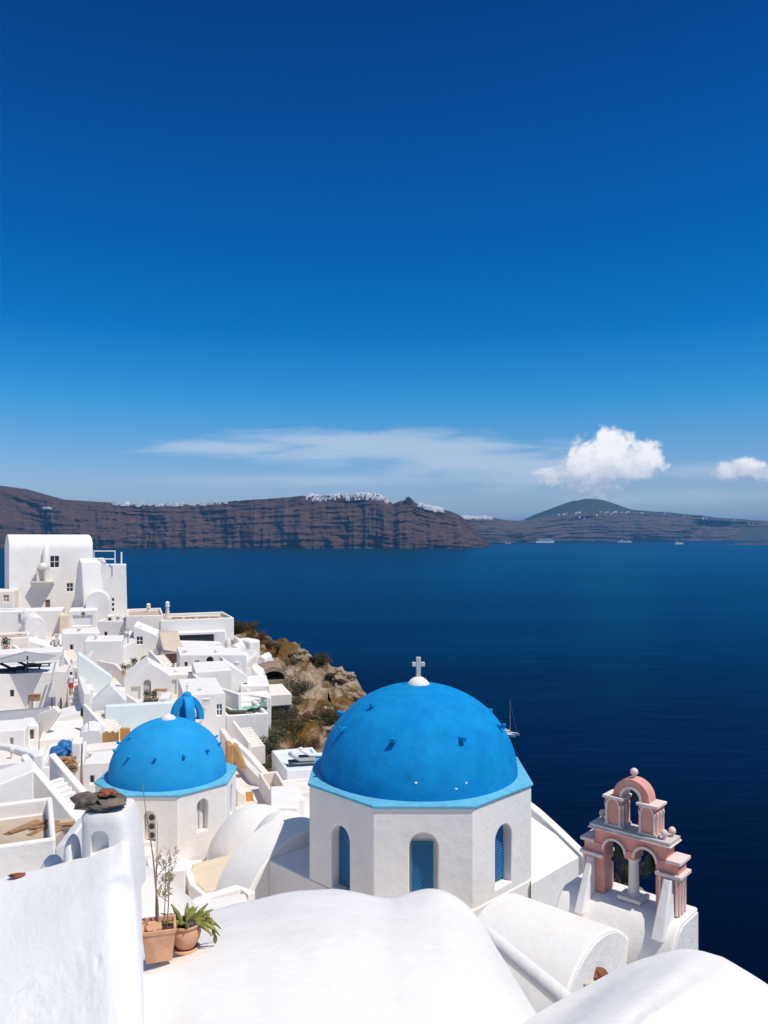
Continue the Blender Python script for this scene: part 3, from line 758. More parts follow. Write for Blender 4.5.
g = MB(); g.sphere((P(66, 0, 8.7).x-.25, 8.95, -3.85), .17, .8, .9, 1.4, 3, .05, 4); g.build('shoulder', 'whitewash', fw, sm=70)
# stones on the chimney
def stone(cx_, cy_, cz_, r, sx, sy, sz, m_, lab, seed, tilt=0):
    g = MB(); g.sphere((0, 0, 0), r, sx, sy, sz, 3, .45, seed, 1.3)
    for v in g.bm.verts: v.co.z = max(-r*sz*.8, min(v.co.z, r*sz*.75)); v.co = Matrix.Rotation(tilt, 3, 'Y') @ v.co + Vector((cx_, cy_, cz_))
    tag(g.build('stone', m_, sm=25), lab, 'stone')
c0 = P(98, 816, 8.7)
stone(c0.x+.02, 8.85, zt+.13, .27, 1.0, .8, .26, 'stone_brown', 'wide flat brown stone slab capping the foreground chimney', 11, .08)
stone(c0.x-.15, 8.72, zt+.17, .13, 1.0, .9, .85, 'stone_brown', 'rounded dark brown stone at the left end of the chimney cap', 23)
stone(c0.x+.07, 8.8, zt+.235, .085, 1.1, 1, .5, 'stone_red', 'small rust red stone on top of the chimney slab', 31)
stone(c0.x+.08, 8.74, zt+.02, .1, 1.3, .7, .5, 'slab_grey', 'small grey wedge stone under the front of the chimney slab', 37)
stone(P(18, 879, 8.7).x, 8.72, P(0, 876, 8.7).z, .06, 1.7, .7, .45, 'stone_red', 'tiny rusty stone lying on the coping of the foreground wall', 41)

# ------------------------------------------------------------------ potted plants
def pot_square():
    c = P(159, 956, 9.3); r = empty('tall_potted_shrub', c, 'square terracotta pot with a tall dry twiggy sapling', 'potted plant')
    M = Matrix.Translation(c) @ Matrix.Rotation(R(16), 4, 'Z')
    g = MB(); w0, w1, h = .145, .185, .38
    def sq(w, z): return [M @ Vector(p) for p in ((-w, -w, z), (w, -w, z), (w, w, z), (-w, w, z))]
    rows_ = [sq(w0, 0), sq(w1-.004, h-.05), sq(w1+.006, h-.045), sq(w1+.008, h), sq(w1-.02, h), sq(w1-.035, h-.06)]
    vs = [[g.bm.verts.new(p) for p in rr] for rr in rows_]
    for a_, b_ in zip(vs, vs[1:]):
        for k in range(4): g.bm.faces.new((a_[k], a_[(k+1) % 4], b_[(k+1) % 4], b_[k]))
    g.bm.faces.new(vs[0][::-1]); g.build('pot', 'terracotta', r, bevel=.006)
    g = MB(); g.bm.faces.new([g.bm.verts.new(p) for p in sq(w1-.033, h-.05)])
    for k in range(40):
        p = M @ Vector((rnd.uniform(-.13, .13), rnd.uniform(-.13, .13), h-.045)); g.sphere(p, rnd.uniform(.008, .022), 1, 1, .7, 1, .3, k)
    g.build('soil', 'soil', r)
    for k in range(5):
        p = M @ Vector((rnd.uniform(-.11, .11), rnd.uniform(-.12, .1), h+.0)); g = MB(); g.sphere(p, .06, 1.2, 1, .5, 2, .5, k*7); g.build('shard', 'terracotta', r, sm=20)
    tw = MB(); lf = MB()
    def branch(p, d, ln, rad, lv):
        pts = [p]; q = p.copy(); dd_ = d.copy(); n_ = 6
        for i in range(n_):
            dd_ = (dd_+Vector((rnd.uniform(-1, 1), rnd.uniform(-1, 1), rnd.uniform(-.3, .5)))*(.05 if lv == 0 else .25)).normalized()
            q = q+dd_*ln/n_; pts.append(q.copy())
            if lv < 3 and i >= 1 and q.z-c.z < 1.15 and rnd.random() < (.95 if lv == 0 else .62):
                a_ = rnd.uniform(0, 2*math.pi); o_ = Vector((math.cos(a_), math.sin(a_), rnd.uniform(.2, .9))).normalized()
                branch(q.copy(), (dd_*.5+o_).normalized(), ln*(.19 if lv == 0 else .5), rad*.45, lv+1)
            if lv >= 1 and q.z-c.z < 1.25:
                for _ in range(2 if rnd.random() < .4 else 0):
                    o_ = Vector((rnd.uniform(-1, 1), rnd.uniform(-1, 1), rnd.uniform(-1, 1))).normalized(); o2 = o_.orthogonal().normalized()
                    s_ = rnd.uniform(.008, .018); lf.quad([q, q+o_*s_+o2*s_*.4, q+o_*s_*2.2, q+o_*s_-o2*s_*.4])
        tw.tube(pts, [rad*(1-.75*i/n_) for i in range(n_+1)], 5)
    b0 = c+Vector((.0, 0, h-.06))
    branch(b0+Vector((0, 0, 0)), Vector((.0, 0, 1)), 1.75, .014, 0)
    branch(b0+Vector((-.03, .01, 0)), Vector((-.02, 0, 1)), 1.25, .011, 0)
    branch(b0+Vector((.09, .01, 0)), Vector((.05, 0, 1)), .95, .009, 0)
    branch(b0+Vector((.05, .01, 0)), Vector((.03, 0.1, 1)), .8, .008, 0)
    
    tw.build('branches', 'twig', r, sm=60); lf.build('leaves', 'twig_leaf', r)
pot_square()
def pot_round():
    c = P(186, 949, 9.55); r = empty('succulent_pot', c, 'round terracotta pot of fleshy green succulent drooping to the right', 'potted plant')
    g = MB(); g.lathe([(0, 0), (.15, 0), (.165, .012), (.165, .03), (.13, .035)], c, 28); g.build('saucer', 'terracotta', r, sm=40)
    g = MB(); g.lathe([(0, .036), (.105, .036), (.115, .05), (.16, .13), (.178, .2), (.172, .25), (.155, .28), (.165, .295), (.18, .31), (.178, .325), (.16, .325), (.145, .30), (.145, .27)], c, 32); g.build('pot', 'terracotta', r, sm=40)
    g = MB(); g.lathe([(0, .285), (.146, .28)], c, 20); g.build('soil', 'soil', r)
    g = MB(); g.sphere(c+Vector((.07, -.07, .33)), .055, 1.2, 1, .8, 2, .2, 3); g.build('pebble', 'metal_dark', r, sm=50)
    g = MB()
    def leaf(p, d, ln, w, droop):
        pts = []; q = p.copy(); dd_ = d.normalized(); n_ = 7; rad = []
        for i in range(n_+1):
            pts.append(q.copy()); t = i/n_; rad.append(w*max(.25, math.sin(math.pi*(.12+.86*t))))
            dd_ = (dd_+Vector((0, 0, -droop/n_))).normalized(); q = q+dd_*ln/n_
        g.tube(pts, rad, 7)
    for k in range(26):
        a_ = rnd.uniform(0, 2*math.pi); o_ = Vector((math.cos(a_), math.sin(a_), 0))
        leaf(c+o_*rnd.uniform(0, .09)+Vector((0, 0, .29)), o_*rnd.uniform(.4, 1.1)+Vector((0, 0, rnd.uniform(.5, 1.1))), rnd.uniform(.16, .3), rnd.uniform(.02, .032), rnd.uniform(.1, .9))
    for k, (ax_, ay_, ln) in enumerate(((1, -.3, .34), (1, -.1, .42), (.9, .3, .42), (-.9, .1, .3))):
        leaf(c+Vector((.05*ax_, -.02, .31)), Vector((ax_, ay_, .6)), ln, .028, 1.6)
    # hanging chain of pads on the right
    q = c+Vector((.27, -.03, .42)); 
    leaf(c+Vector((.08, -.02, .33)), Vector((1, 0, .4)), .24, .028, .3)
    for k in range(4):
        g.sphere(q, .045, .55, .5, 1.25, 2, .05, k); q = q+Vector((.018 if k else .05, 0, -.095))
    g.build('succulent_leaves', 'succulent', r, sm=60)
pot_round()

# ------------------------------------------------------------------ second church and the blue lantern
D0 = 29.3; s_ = .0716*D0; cx2, cy2 = -.2945*D0, D0*1.0864
zr2 = -(794.5-HZ)/F*D0
church2 = dome_church(cx2, cy2, 1.2071*s_, zr2, -15.0, 2.30, 2.22, 'whitewash', 'dome_blue_far',
    'smaller whitewashed octagonal church with pale blue dome on the left', 
    [(0, .22, zr2-1.75, zr2-.62, 'holes'), (1, .24, zr2-1.62, zr2-.42, 'glass'), (2, .24, zr2-1.62, zr2-.42, 'glass')], 32, [-30, -62, 2, 32, 62, 92, 125, -95, 155], [(-52, 50)], .8)
g = MB(); g.lathe([(.3, 0), (.28, .1), (.12, .2), (0, .22)], (cx2, cy2, zr2+2.17), 14); g.build('cross_mount', 'whitewash', church2, sm=50)
# lantern: small blue ribbed cupola open to four sides
def lantern():
    D = 36.; c = P(187, 722, D); px = D/F
    r = empty('bell_cupola', c-Vector((0, 0, 2.2)), 'small bright blue ribbed cupola with open arches behind the left dome', 'cupola')
    g = MB(); g.lathe([(.62, -3), (.62, 0), (.66, .02), (.66, .1), (0, .1)], c, 16); g.build('drum', 'whitewash_warm', r, sm=40)
    for k in range(4):
        a_ = R(28+90*k); h = Vector((math.cos(a_), math.sin(a_), 0)); sd = Vector((-h.y, h.x, 0))
        out = [(.74*math.cos(t)+.0, 1.12*math.sin(t)+.1) for t in [math.pi/2*i/12 for i in range(13)]]
        inn = [(.50*math.cos(t), .82*math.sin(t)+.1) for t in [math.pi/2*i/12 for i in range(13)]]
        g = MB(); g.prism(out+inn[::-1], c, h, Zv, sd, -.2, .2); g.build('rib', 'dome_blue_far', r, bevel=.02)
    g = MB(); g.sphere(c+Vector((0, 0, 1.22)), .2, 1, 1, .8, 3); g.build('crown', 'dome_blue_far', r, sm=60)
    g = MB(); g.tube([c+Vector((0, 0, 1.3)), c+Vector((0, 0, 1.75))], .018, 5); g.tube([c+Vector((-.1, 0, 1.6)), c+Vector((.1, 0, 1.6))], .016, 5); g.build('cross', 'slab_grey', r)
lantern()

# ------------------------------------------------------------------ village (from the far headland towards the camera)
# castle house with barrel roof and its neighbours
big = house('barrel_roofed_house', 'tall white house with long barrel roof at the upper left', 'house', 9, 93, 535, 640, 103, 6.5, yaw=12, roof='vaultx', rise=1.9,
      ops=[('win', 50.5, 59, 556, 567.5), ('win', 67, 73, 583.5, 591.5), ('door', 45.5, 50, 600, 619)], bev=.03, below=5)
g = MB(); a0 = P(41.5, 581, 104); m_ = 105/F
for dx in (-4.2, 3.6): g.box(a0.x+dx*m_, a0.x+(dx+1.6)*m_, 103.8, 104.6, a0.z, a0.z+12.5*m_)
g.box(a0.x-4.6*m_, a0.x+5.6*m_, 103.7, 104.7, a0.z+12.6*m_, a0.z+14*m_)
g.sphere((a0.x+.5*m_, 104.2, a0.z+14.2*m_), 4.4*m_, 1, .8, .9, 2)
g.box(a0.x-9*m_, a0.x+9*m_, 103.4, 105.6, a0.z-1.4*m_, a0.z-.02)
tag(g.build('belfry', 'whitewash_warm', sm=40), 'tiny two-pillared domed belfry on the front of the barrel-roofed house', 'belfry')
g = MB(); a0 = P(46, 562, 105.6); g.tube([P(46, 566, 105.0), P(46, 552, 105.0), P(46.5, 546, 105.6)], [.5, .42, .35], 10)
tag(g.build('chimney', 'whitewash', sm=50), 'short white flue against the roof of the barrel-roofed house', 'chimney')
# buttress
g = MB(); y0 = 101.2
g.prism([(P(66, 0, y0).x, P(0, 645, y0).z), (P(88, 0, y0).x, P(0, 645, y0).z), (P(87, 0, y0).x, P(0, 590, y0).z), (P(84, 0, y0).x, P(0, 562, y0).z), (P(79.5, 0, y0).x, P(0, 557, y0).z), (P(76, 0, y0).x, P(0, 566, y0).z), (P(72, 0, y0).x, P(0, 590, y0).z)], (P(79, 0, y0).x, y0, 0), (1, 0, 0), Zv, (0, 1, 0), 0, .1) if False else g.prism([(-1.75, -15), (1.2, -15), (1.1, -8), (.7, -3.8), (.1, -3.2), (-.35, -4.3), (-.95, -7.8)], (P(78.5, 0, y0+1).x, y0+1, 0), (.80, -.60, 0), Zv, (.60, .80, 0), 0, 3.6)
tag(g.build('buttress', 'whitewash', bevel=.12), 'tall tapering white buttress leaning on the barrel-roofed house', 'buttress')
house('cube_tower_house', 'plain white cubic tower house at the sea edge with roof railing', 'house', 84, 128.5, 566, 622, 103, 6.5, roof='flat', batter=.25, bev=.02, mt='whitewash',
      ops=[('win', 112, 114.2, 598, 601), ('win', 112, 114.2, 603, 606), ('win', 112, 114.2, 608, 611)], below=6)
g = MB(); a_, b_ = P(94, 551, 104), P(115, 551, 104); t = .09
g.tube([P(94, 568, 104), a_, b_, P(115, 568, 104)], t, 5); g.tube([P(94, 559, 104), P(115, 559, 104)], t, 5); g.tube([P(121.5, 566, 107), P(121.5, 552, 107)], t*1.3, 5); g.tube([b_, P(115, 551, 108)], t, 5)
tag(g.build('railing', 'metal_white'), 'thin white pipe railing on top of the cubic tower house', 'railing')
house('vaulted_annex', 'low rounded white annex between buttress and cubic tower', 'house', 86, 110, 592, 620, 99, 4.0, roof='vaulty', rise=1.5, bev=.02, below=5)
house('small_house', 'white house at the left picture edge with a small brown shutter window', 'house', -14, 14, 592, 640, 98, 6, ops=[('win', 3.5, 8.5, 595, 602, 'ochre'), ('door', 0, 3, 620, 628)], below=5, mt='whitewash_warm')
house('stepped_wall_house', 'blank white house stepping down beneath the belfry', 'house', 10, 62, 612, 648, 95, 5, roof='flat', below=5, rise=1.2, ops=[('door', 39, 42, 627, 634)])
house('sunlit_terrace', 'small cream floored terrace with laundry at the left edge under the brown shutter', 'terrace', -12, 22, 612, 640, 92, 4.5, roof='terrace', rfloor='tan_floor', below=4)
g = MB(); g.tube([P(4, 617, 93), P(22, 613, 93)], .03, 4)
for k, (x, m_) in enumerate(((6, 0), (10, 1), (14, 0), (18, 1))): g.box(P(x, 0, 93).x, P(x+3.2, 0, 93).x, 92.97, 93.03, P(0, 622, 93).z, P(0, 616-k*.6, 93).z)
tag(g.build('laundry', 'canvas_grey'), 'grey laundry hanging on a line on the left edge terrace', 'laundry')
house('arched_roof_house', 'white house with a smooth round vault below the belfry', 'house', 24, 46, 617, 652, 88, 5, yaw=10, roof='vaulty', rise=1.3, below=4)
house('loggia_house', 'white loggia with thin pillars below the tower buttress', 'house', 68, 97, 611, 655, 96, 4, below=5, ops=[('niche', 73, 92, 616, 626, 'whitewash_cool')], roof='flat')
house('tan_walled_house', 'small sand coloured wall block left of the loggia', 'house', 59, 69, 615, 628, 95, 3, below=4, mt='cream')
house('shaded_wall_house', 'tall plain white block with grey shaded face under the cubic tower', 'house', 98, 131, 621, 660, 93, 4.5, yaw=-12, roof='terrace', below=5, rfloor='tan_floor', ops=[('win', 104, 107, 632, 637), ('door', 116, 119, 640, 650)])
for x, top, lab in ((148.5, 603, 'left one of two slim white chimneys against the sea on the sand coloured deck'), (167.5, 601, 'right one of two slim white chimneys against the sea on the sand coloured deck')):
    g = MB(); c = P(x, 617, 100); m_ = 100/F; h = (617-top)*m_
    g.lathe([(2.6*m_, -.5), (2.3*m_, .1*h), (1.6*m_, .6*h), (2.3*m_, .66*h), (2.3*m_, .72*h), (1.6*m_, .76*h), (2.2*m_, .86*h), (1.2*m_, .97*h), (0, h)], c, 12)
    tag(g.build('chimney', 'whitewash_warm', sm=40), lab, 'chimney', 'slim chimneys on the deck')
house('sand_coloured_deck', 'flat sand coloured roof deck carrying the two slim chimneys', 'terrace', 126, 164, 616, 634, 92, 9, roof='terrace', par=.3, mt='whitewash_warm', rfloor='tan_floor', below=4)
house('roof_terrace', 'long parapeted roof terrace with brown furniture at the top of the cliff', 'terrace', 160, 234, 620.5, 634, 93, 8, yaw=3, roof='terrace', par=.45, mt='whitewash', rfloor='tan_floor', below=1, reg=False)
house('shaded_cafe', 'white building with a wide open black front under the roof terrace', 'building', 170, 226, 633.5, 668, 92, 5, below=4, ops=[('niche', 176, 214, 635.5, 646, 'dark_pane_and_shade')], roof='flat')
house('balcony_house', 'white curved balcony front just below the wide black opening', 'house', 181, 224, 646, 672, 86, 4.5, roof='slopeR', rise=.3, below=3)
# beige awnings
def sail(name, pts, m_, label, cat, th=.03, sag=.25, group=None):
    p = [Vector(q) for q in pts]; n_ = 8; rows_ = []
    for i in range(n_+1):
        r_ = []
        for j in range(n_+1):
            u, v = i/n_, j/n_
            q = p[0]*(1-u)*(1-v)+p[1]*(1-u)*v+p[2]*u*v+p[3]*u*(1-v)
            q = q-Vector((0, 0, sag*16*u*(1-u)*v*(1-v)*.5)); r_.append(q)
        rows_.append(r_)
    g = MB(); g.grid(rows_); o = g.build(name, m_, sm=60)
    md = o.modifiers.new('solid', 'SOLIDIFY'); md.thickness = th
    return tag(o, label, cat, group)
sail('awning', [P(158, 631, 88), P(178, 631, 88), P(183, 653, 84), P(163, 650, 83)], 'canvas_beige', 'beige awning stretched left of the wide black opening', 'awning')
house('shade_nook', 'small white nook with dark brown interior below the beige awning', 'house', 161, 180, 652, 672, 85, 3.5, below=3, ops=[('niche', 163.5, 177.5, 654, 664, 'door_brown')], roof='flat')
house('window_house', 'white house with one square window above an arched doorway left of the awning', 'house', 134, 166, 626, 678, 86, 5, yaw=-4, roof='slopeR', rise=1.6, below=3, ops=[('win', 136.8, 142.6, 637, 644.5), ('archd', 140, 151, 656, 668)])
house('plain_house', 'plain white house between the shaded block and the square window house', 'house', 112, 137, 643, 682, 82, 5, yaw=8, roof='slopeL', rise=1.0, below=3, ops=[('win', 119, 122, 652, 657), ('archd', 127, 131, 664, 675)])
# upper left slopes
house('plaster_slope_house', 'white house with a sloping roofline above the grey shade sail', 'house', 26, 62, 641, 662, 84, 4, roof='slopeR', rise=1.2, below=3, ops=[('win', 40, 42.5, 647, 651), ('win', 51, 53, 652, 655)])
house('rubble_terrace', 'small terrace of bare tan earth behind a white wall at the left edge', 'terrace', -16, 29, 639, 668, 82, 5, yaw=6, roof='terrace', par=.2, rfloor='tan_floor', below=3, mt='whitewash_warm')
house('stair_block', 'stack of white blocks stepping down in the middle of the village', 'house', 62, 100, 634, 672, 84, 5, below=4, yaw=4, ops=[('win', 70, 73, 645, 650), ('archd', 86, 90, 652, 664)])
house('lower_stair_block', 'white cube in front of the stepped blocks with pale top', 'house', 84, 122, 641, 684, 79, 4, below=4, yaw=-3, ops=[('win', 104, 108, 662, 665, 'door_brown')])
house('white_lane_house', 'white house beside the lane above the pale aqua stair', 'house', 66, 92, 656, 690, 74, 3.5, below=3, roof='slopeL', rise=1.4, ops=[('win', 70, 72.5, 660, 664, 'door_grey')])
house('aqua_stair', 'sloping pale aqua painted stair wall in the middle of the village', 'wall', 78, 112, 653, 695, 71, 1.2, roof='slopeR', rise=2.3, mt='pale_aqua', below=3)
# shade sail terrace at the left
house('sail_terrace', 'broad white terrace with dark loungers under a grey shade sail', 'terrace', -24, 57, 676, 716, 62, 6.2, ops=[('win', 10, 14, 690, 697), ('archd', 28, 33, 694, 712)], roof='terrace', par=.25, below=4, rfloor='whitewash_cool')
house('terrace_back_wall', 'low white house wall behind the grey shade sail', 'house', -24, 62, 655, 676, 69, 3, below=4, ops=[('niche', 30, 44, 664, 676, 'whitewash_cool')])
sail('shade_sail', [P(-20, 664, 63), P(26, 651.5, 67), P(56, 656, 66), P(44, 661, 62)], 'canvas_grey', 'grey shade sail stretched over the terrace at the left edge', 'awning')
for x, lab in ((27.5, 'dark pole holding up the middle of the grey shade sail'), ):
    g = MB(); g.tube([P(x, 681, 64), P(x, 656, 64)], .07, 6); tag(g.build('pole', 'metal_dark'), lab, 'pole')
for i, (xa, ya, xb, yb) in enumerate(((51.5, 681, 55.5, 662), (58, 676, 62, 655))):
    g = MB(); g.tube([P(xa, ya, 62), P(xb, yb, 63)], .09, 6)
    tag(g.build('pole', 'door_grey'), ['shorter leaning grey pole at the right end of the sail terrace', 'taller leaning grey pole at the right end of the sail terrace'][i], 'pole', 'leaning poles')
def lounger(px, py, D, m_, label, rz=0, sc=1):
    c = P(px, py, D); r = empty('sun_lounger', c, label, 'sun lounger', 'sun loungers on the village terraces', 0)
    M = Matrix.Translation(c) @ Matrix.Rotation(rz, 4, 'Z') @ Matrix.Scale(sc, 4)
    g = MB(); g.box(-.95, .95, -.33, .33, .22, .3, M)
    for x in (-.8, .8):
        for y in (-.28, .28): g.box(x-.03, x+.03, y-.03, y+.03, 0, .22, M)
    g.build('frame', 'metal_dark', r)
    g = MB(); g.box(-.2, .95, -.31, .31, .302, .39, M); g.build('seat_cushion', m_, r, bevel=.02)
    g = MB(); g.prism([(-.2, .30), (-.95, .72), (-.95, .82), (-.2, .40)], M @ Vector((0, 0, 0)), M.to_3x3() @ Vector((1, 0, 0)), M.to_3x3() @ Zv, M.to_3x3() @ Vector((0, 1, 0)), -.31, .31); g.build('backrest', m_, r)
    g = MB(); g.sphere(M @ Vector((-.8, 0, .82)), .14*sc, .8, 1.6, .6, 2); g.build('pillow', m_, r, sm=60)
for i, (x, y, lab) in enumerate(((4, 674.6, 'dark lounger at the far left under the shade sail'), (13, 672.2, 'dark lounger second from the left under the shade sail'), (29, 669.5, 'dark lounger right beside the dark pole'), (39, 666.5, 'pale lounger at the right end of the sail terrace'))):
    lounger(x, y, 11.37*F/(y-HZ), 'cushion_dark' if i < 3 else 'canvas_white', lab, rz=.3)
# lane with the walking person
house('lane_wall', 'cream wall end between the sail terrace and the stepped lane', 'wall', 56, 66, 672, 716, 60, 3, mt='whitewash_warm', below=3, ops=[('door', 60.2, 61.6, 698, 715)])
g = MB()
for k in range(9):
    y = 56+k*.62; z = -(728-HZ)/F*55+k*.27
    g.box(P(67+.3*k, 0, y).x, P(84+.1*k, 0, y).x, y, y+.64, z-2.5, z)
tag(g.build('stair', 'whitewash_warm', bevel=.02), 'white stepped lane climbing to the person in red and white', 'stair')
house('curved_parapet', 'slanting white parapet along the right side of the stepped lane', 'wall', 83, 90, 693, 735, 54, 7, yaw=6, below=2, roof='flat', mt='whitewash')
house('gabled_house', 'white gabled house with pale aqua arch left of the aqua courtyard wall', 'house', 92, 127, 686, 735, 52, 1.6, roof='gable', rise=1.1, below=3, ops=[('archw', 103, 109, 710, 732, 'pale_aqua')])
house('aqua_courtyard_wall', 'long pale aqua courtyard wall in front of the gabled house', 'wall', 105, 176, 707, 730, 50.5, .6, mt='pale_aqua', below=3, yaw=2)
house('pale_gable_house', 'white gabled front with arch niche and flower pots in the village middle', 'house', 126, 171, 664, 706, 66, 4, roof='gable', rise=1.3, below=3, ops=[('archd', 143.5, 151, 680, 700), ('niche', 131, 140, 687, 700, 'whitewash_warm')])
house('panel_door_house', 'low white house front with two grey panel doors beside the gable', 'house', 154, 197, 676, 702, 69, 4, below=3, ops=[('door', 157, 164.5, 679, 694, 'door_grey'), ('door', 170, 176.5, 680, 695, 'canvas_white'), ('door', 182, 192, 680, 695, 'canvas_white')])
house('long_white_house', 'long white house with slim brown door and arched window', 'house', 180, 246, 656, 692, 76, 6, below=3, yaw=0, ops=[('door', 184.6, 187.5, 662, 675), ('win', 195, 199.3, 660.5, 667.5, 'door_grey'), ('arch', 206.5, 213.5, 656.8, 665, 'dark_pane_and_shade')], roof='slopeR', rise=.3)
house('cream_awning_house', 'white house behind the blue cupola with a small cream awning', 'house', 196, 232, 672, 705, 66, 5, below=3, ops=[('archw', 211, 217, 681, 690), ('niche', 224, 227, 690, 698, 'door_grey')])
house('side_slope_house', 'white house with sloping parapet right of the cream awning house', 'house', 226, 247, 664, 705, 70, 5, roof='slopeR', rise=1.2, below=3, ops=[('win', 243.5, 247, 683, 690, 'door_grey')])
house('chalk_block', 'small chalky white block under the beige rocks', 'house', 240, 269, 686, 715, 70, 5, yaw=-6, below=3, ops=[('niche', 243, 256, 677, 677.5)][:0])
house('blue_window_house', 'low white house with a small blue paned window beside the cupola', 'house', 184, 226, 696, 728, 58, 7, below=3, ops=[('win', 217, 222, 704.5, 715.5, 'window_blue')], mt='whitewash')
house('lounger_terrace', 'white terrace with mint green loungers right of the blue window', 'terrace', 226, 268, 716, 748, 60, 5.5, yaw=2, roof='terrace', par=.35, below=2, rfloor='whitewash_warm')
house('terrace_rear_house', 'white wall behind the mint green loungers', 'house', 228, 271, 700, 722, 66.5, 3, below=3, yaw=-3, ops=[('win', 236, 239, 704, 709), ('archd', 258, 262, 704, 714)])
lounger(233, 716.1, 61.5, 'shrub', 'green shaded lounger at the left of the mint lounger terrace', 0)
lounger(244, 714, 62.2, 'cushion_green', 'mint green lounger in the middle of the lounger terrace', 3.14)
lounger(255, 711.5, 63.1, 'cushion_green', 'mint green lounger at the right end of the lounger terrace', 3.14)
# rounded white rocks above
def blob_house(px, py, D, w, h, dep, label, seed, mt='whitewash_fresh'):
    c = P(px, py, D); g = MB(); g.sphere((0, 0, 0), 1, 1, 1, 1, 2, .55, seed, 1.3)
    for v in g.bm.verts: v.co = c+Vector((v.co.x*w/2, v.co.y*dep/2, v.co.z*h))
    GROUND.append((c.x, c.y, c.z-.3))
    tag(g.build('whitewashed_rock', mt, bevel=.22, seg=3), label, 'rock', 'whitewashed rocks')
for i, (x0, x1, tp, bt, D_, dp, rf, lab) in enumerate(((228, 240, 645, 665, 90, 3, 'vaulty', 'left upper block of the stepped white ruins beside the grassy top'), (237, 250, 637, 655, 95, 3, 'slopeR', 'highest block of the stepped white ruins against the slope'), (249, 261, 641, 660, 94, 3, 'flat', 'right upper block of the stepped white ruins'),
      (234, 246, 655, 672, 86, 3, 'flat', 'middle left block of the stepped white ruins'), (245, 258, 652, 672, 87, 3, 'slopeL', 'middle block of the stepped white ruins'), (256, 266, 656, 676, 88, 3, 'vaulty', 'right block of the stepped white ruins above the cave'), (240, 252, 668, 684, 80, 3, 'vaulty', 'front rounded block of the stepped white ruins'), (251, 263, 666, 686, 82, 3, 'slopeR', 'front right block of the stepped white ruins next to the cave'), (226, 237, 660, 676, 83, 3, 'slopeR', 'front left block of the stepped white ruins'))):
    house('white_ruin', lab, 'ruin', x0, x1, tp, bt, D_, dp, yaw=[-22, 8, 20, -10, 14, -25, 5, -15, 18][i], roof=rf, rise=1.0, below=2.5, group='stepped white ruins', mt=['whitewash', 'whitewash_rough', 'whitewash_fresh'][i % 3], batter=0, bev=.12)
# black cave with rock hood
house('cave_house', 'rock cut cave dwelling with a wide black arched mouth', 'cave', 259, 288, 668, 690, 84, 4.5, mt='rock', roof='vaulty', rise=1.2, ops=[('cave', 262, 285, 672, 681, 'dark_pane_and_shade')], below=3)  # near-black back panel paints the cave's inner shade
house('round_terrace', 'small white round edged terrace with dark stone wall beneath the cave', 'terrace', 266, 292, 695, 704, 76, 5, roof='flat', mt='whitewash_warm', below=.2, reg=False)
house('dry_stone_wall', 'dark dry stone wall under the round edged terrace', 'wall', 264, 295, 704, 726, 76.3, 4.6, mt='dry_stone', below=2, bev=.3)
house('red_earth_bank', 'dark red earth bank under the lounger terrace', 'bank', 232, 256, 750, 775, 59, 3, mt='red_earth', below=2, bev=.3)
# walls running down behind the small dome
def wall_line(pts, th, h, m_, label, cat='wall', name='wall', cap=None):
    """thick wall following surveyed crest points"""
    g = MB(); q = [P(*p) for p in pts]; L_, R_ = [], []
    for i, p in enumerate(q):
        d = (q[min(i+1, len(q)-1)]-q[max(i-1, 0)]); d.z = 0; d.normalize(); n_ = Vector((-d.y, d.x, 0))
        L_.append(p+n_*th/2); R_.append(p-n_*th/2)
    dn = Vector((0, 0, -h))
    rows_ = [[p+dn for p in L_], L_, R_, [p+dn for p in R_]]
    G = g.grid(rows_)
    for k in (0, -1): g.bm.faces.new([G[0][k], G[1][k], G[2][k], G[3][k]])
    g.bm.faces.new(G[3]+G[0][::-1]) if len(q) == 2 else None
    o = g.build(name, m_, bevel=.05, seg=3)
    return tag(o, label, cat)
wall_line([(222, 728, 50), (240, 755, 46), (262, 778, 42), (290, 807, 37), (294, 808, 36)], .35, 3.2, 'whitewash_warm', 'long white wall descending diagonally right of the smaller dome')
wall_line([(232, 738, 55), (248, 752, 52), (268, 775, 48), (288, 798, 45)], .4, 2.5, 'whitewash', 'outer white wall running down beside the rocky garden')
house('ochre_gate', 'narrow ochre painted wall strip just right of the smaller dome', 'wall', 227, 233, 746, 772, 45, 1.2, mt='ochre', below=2)
g = MB(); c = P(236, 757, 44); 
g.prism([(-.2, .7), (0, .6), (.5, -.6), (.2, -.7), (-.1, -.2)], c, (1, 0, 0), Zv, (0, 1, 0), 0, .5); tag(g.build('niche', 'ochre', bevel=.03), 'slanting ochre niche panel beside the wall right of the smaller dome', 'niche')
house('orange_niche_house', 'white block with a small orange doorway and dark cat sized opening below the diagonal wall', 'house', 236, 262, 790, 812, 38.5, 1.5, mt='whitewash_warm', below=3, ops=[('door', 246, 254, 793, 803, 'orange')], roof='slopeR', rise=.8)
house('orange_court', 'small orange painted open court at the lower end of the diagonal wall', 'courtyard', 271, 291, 795, 812, 37, 3.6, roof='terrace', par=.9, parw=.15, mt='whitewash_warm', rfloor='orange', below=3)
house('cactus_pot_shelf', 'grey shaded wall end beneath the orange court', 'house', 272, 300, 808, 840, 34.5, 3, below=3, yaw=-8)
house('toilet_kiosk', 'tiny white kiosk with a dark opening left of the big church', 'kiosk', 292, 306, 801, 822, 36, 2.5, below=3, ops=[('door', 293.5, 297.5, 808, 815, 'door_grey')])
house('cream_patio', 'cream floored patio behind the tiny kiosk', 'terrace', 284, 330, 794, 812, 42, 2.4, roof='terrace', par=.2, mt='whitewash_warm', rfloor='whitewash_warm', below=2)
